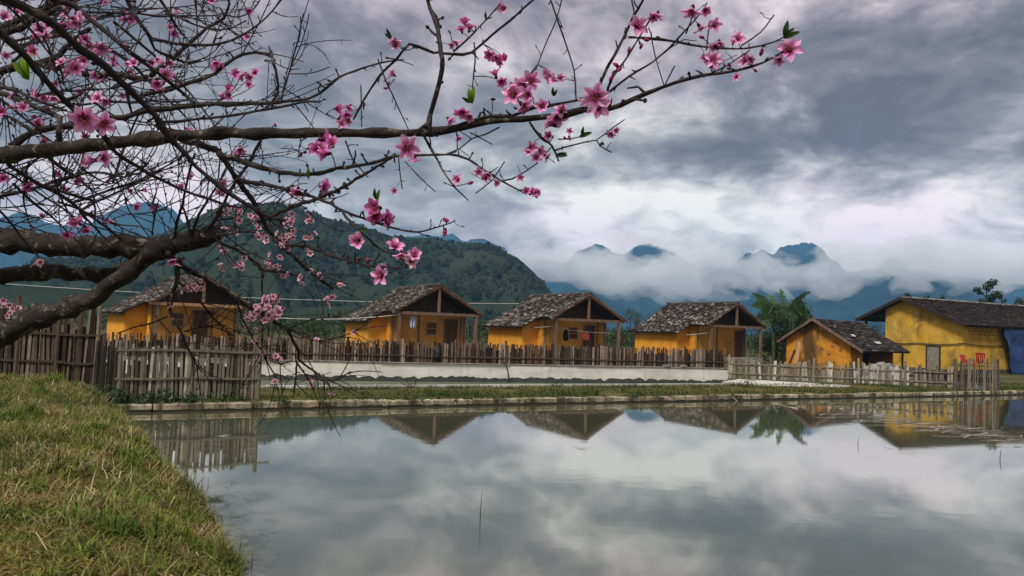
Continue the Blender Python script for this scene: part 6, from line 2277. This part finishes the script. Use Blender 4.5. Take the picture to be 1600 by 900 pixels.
# buds
mb = MB()
BUDS = [(697, 344, 13), (695, 363, 14), (1190, 81, 13), (968, 108, 12), (962, 101, 12), (960, 113, 11), (606, 345, 12), (1096, 58, 10), (1010, 62, 12), (770, 155, 9), (607, 130, 8), (603, 138, 8), (735, 286, 10), (245, 322, 10), (240, 330, 8), (105, 296, 10), (100, 292, 9), (52, 182, 9), (98, 38, 10), (955, 122, 11), (1140, 102, 9), (1180, 110, 8), (890, 216, 9), (882, 215, 8), (938, 226, 7), (942, 224, 7), (575, 406, 12), (562, 405, 10), (470, 242, 10), (476, 238, 9), (1002, 72, 10), (983, 78, 11), (430, 195, 8), (452, 360, 7)]
for k in range(150):
    s = PTS[g.randrange(len(PTS))]
    if s[6] != 'L':
        BUDS.append((s[0] + g.gauss(0, 1), s[1] + g.gauss(0, 1), g.uniform(4, 7)))
for (x, y, sz) in BUDS:
    dd = np.hypot(AX[:, 0] - x, AX[:, 1] - y)
    i = int(np.argmin(dd))
    Y = AX[i, 2]
    S_ = sz * Y / FPX
    pos = P(x, y, Y - .002) - T0
    ax = Vector((g.gauss(0, 1), g.gauss(0, .6), g.gauss(.2, 1))).normalized()
    pink = sz > 7.5 and g.random() < .8
    cl = (.42, .05, .17) if pink else (.07, .04, .035)
    for (a, b, ra, rb_) in ((-.5, -.2, .12, .26), (-.2, .15, .26, .27), (.15, .5, .27, .04)):
        mb.col = (.09, .02, .025) if a < -.3 else cl
        mb.tube([pos + ax * S_ * a, pos + ax * S_ * b], [S_ * ra, S_ * rb_], 6)
    bp = PTS[i][3]
    if (bp - pos).length > S_ * .3 and (bp - pos).length < .06:
        mb.col = (.06, .03, .03)
        mb.tube([bp, pos], S_ * .08, 5)
bo = mb.build('buds', M_PETAL, TR, smooth=True)
bo['kind'] = 'stuff'
# young leaves
LV = [(45, 122, 40, 82, 2), (45, 122, 22, 92, 1), (46, 124, 52, 84, 2), (46, 124, 33, 118, 1), (46, 124, 30, 104, 1), (612, 58, 604, 44, 0), (612, 60, 601, 52, 0), (738, 162, 742, 135, 1), (738, 162, 733, 138, 1), (736, 160, 722, 152, 0), (760, 30, 759, 18, 0), (588, 312, 586, 294, 0), (590, 314, 594, 296, 1), (1225, 58, 1231, 32, 0), (1225, 60, 1250, 50, 0), (1225, 58, 1241, 44, 0), (865, 150, 864, 136, 0), (866, 150, 871, 140, 0), (910, 212, 912, 198, 0), (908, 212, 919, 208, 0), (868, 242, 887, 243, 0), (868, 244, 886, 239, 0), (483, 280, 483, 262, 1), (872, 185, 880, 170, 0), (560, 358, 575, 360, 0), (905, 214, 925, 207, 0)]
for (x0_, y0_, x1_, y1_, br) in LV:
    dd = np.hypot(AX[:, 0] - x0_, AX[:, 1] - y0_)
    i = int(np.argmin(dd))
    Y = AX[i, 2]
    a, b = P(x0_, y0_, Y - .004) - T0, P(x1_, y1_, Y - .015) - T0
    d = b - a
    L_ = d.length
    s_ = d.cross(Vector((.3, 1, .2))).normalized()
    nn_ = d.cross(s_).normalized()
    mb = MB()
    base = ((.035, .075, .02), (.14, .27, .02), (.22, .40, .02))[br]
    for i2 in range(9):
        t = i2 / 8
        w_ = L_ * .15 * math.sin(PI * min(1, t * .95 + .03)) ** .8 + .0004
        p = a + d * t + nn_ * (L_ * .12 * math.sin(t * 3))
        for u in (-1, 0, 1):
            mb.v.append(tuple(p + s_ * w_ * u + nn_ * (abs(u) * w_ * .5)))
            q = .8 if u == 0 else g.uniform(.9, 1.15)
            mb.c.append(tuple(c * q for c in base))
    for i2 in range(8):
        for u in range(2):
            q = i2 * 3 + u
            mb.f.append((q, q + 1, q + 4, q + 3))
            mb.mi.append(0)
    mb.build('leaf', M_LEAF, TR, smooth=True)
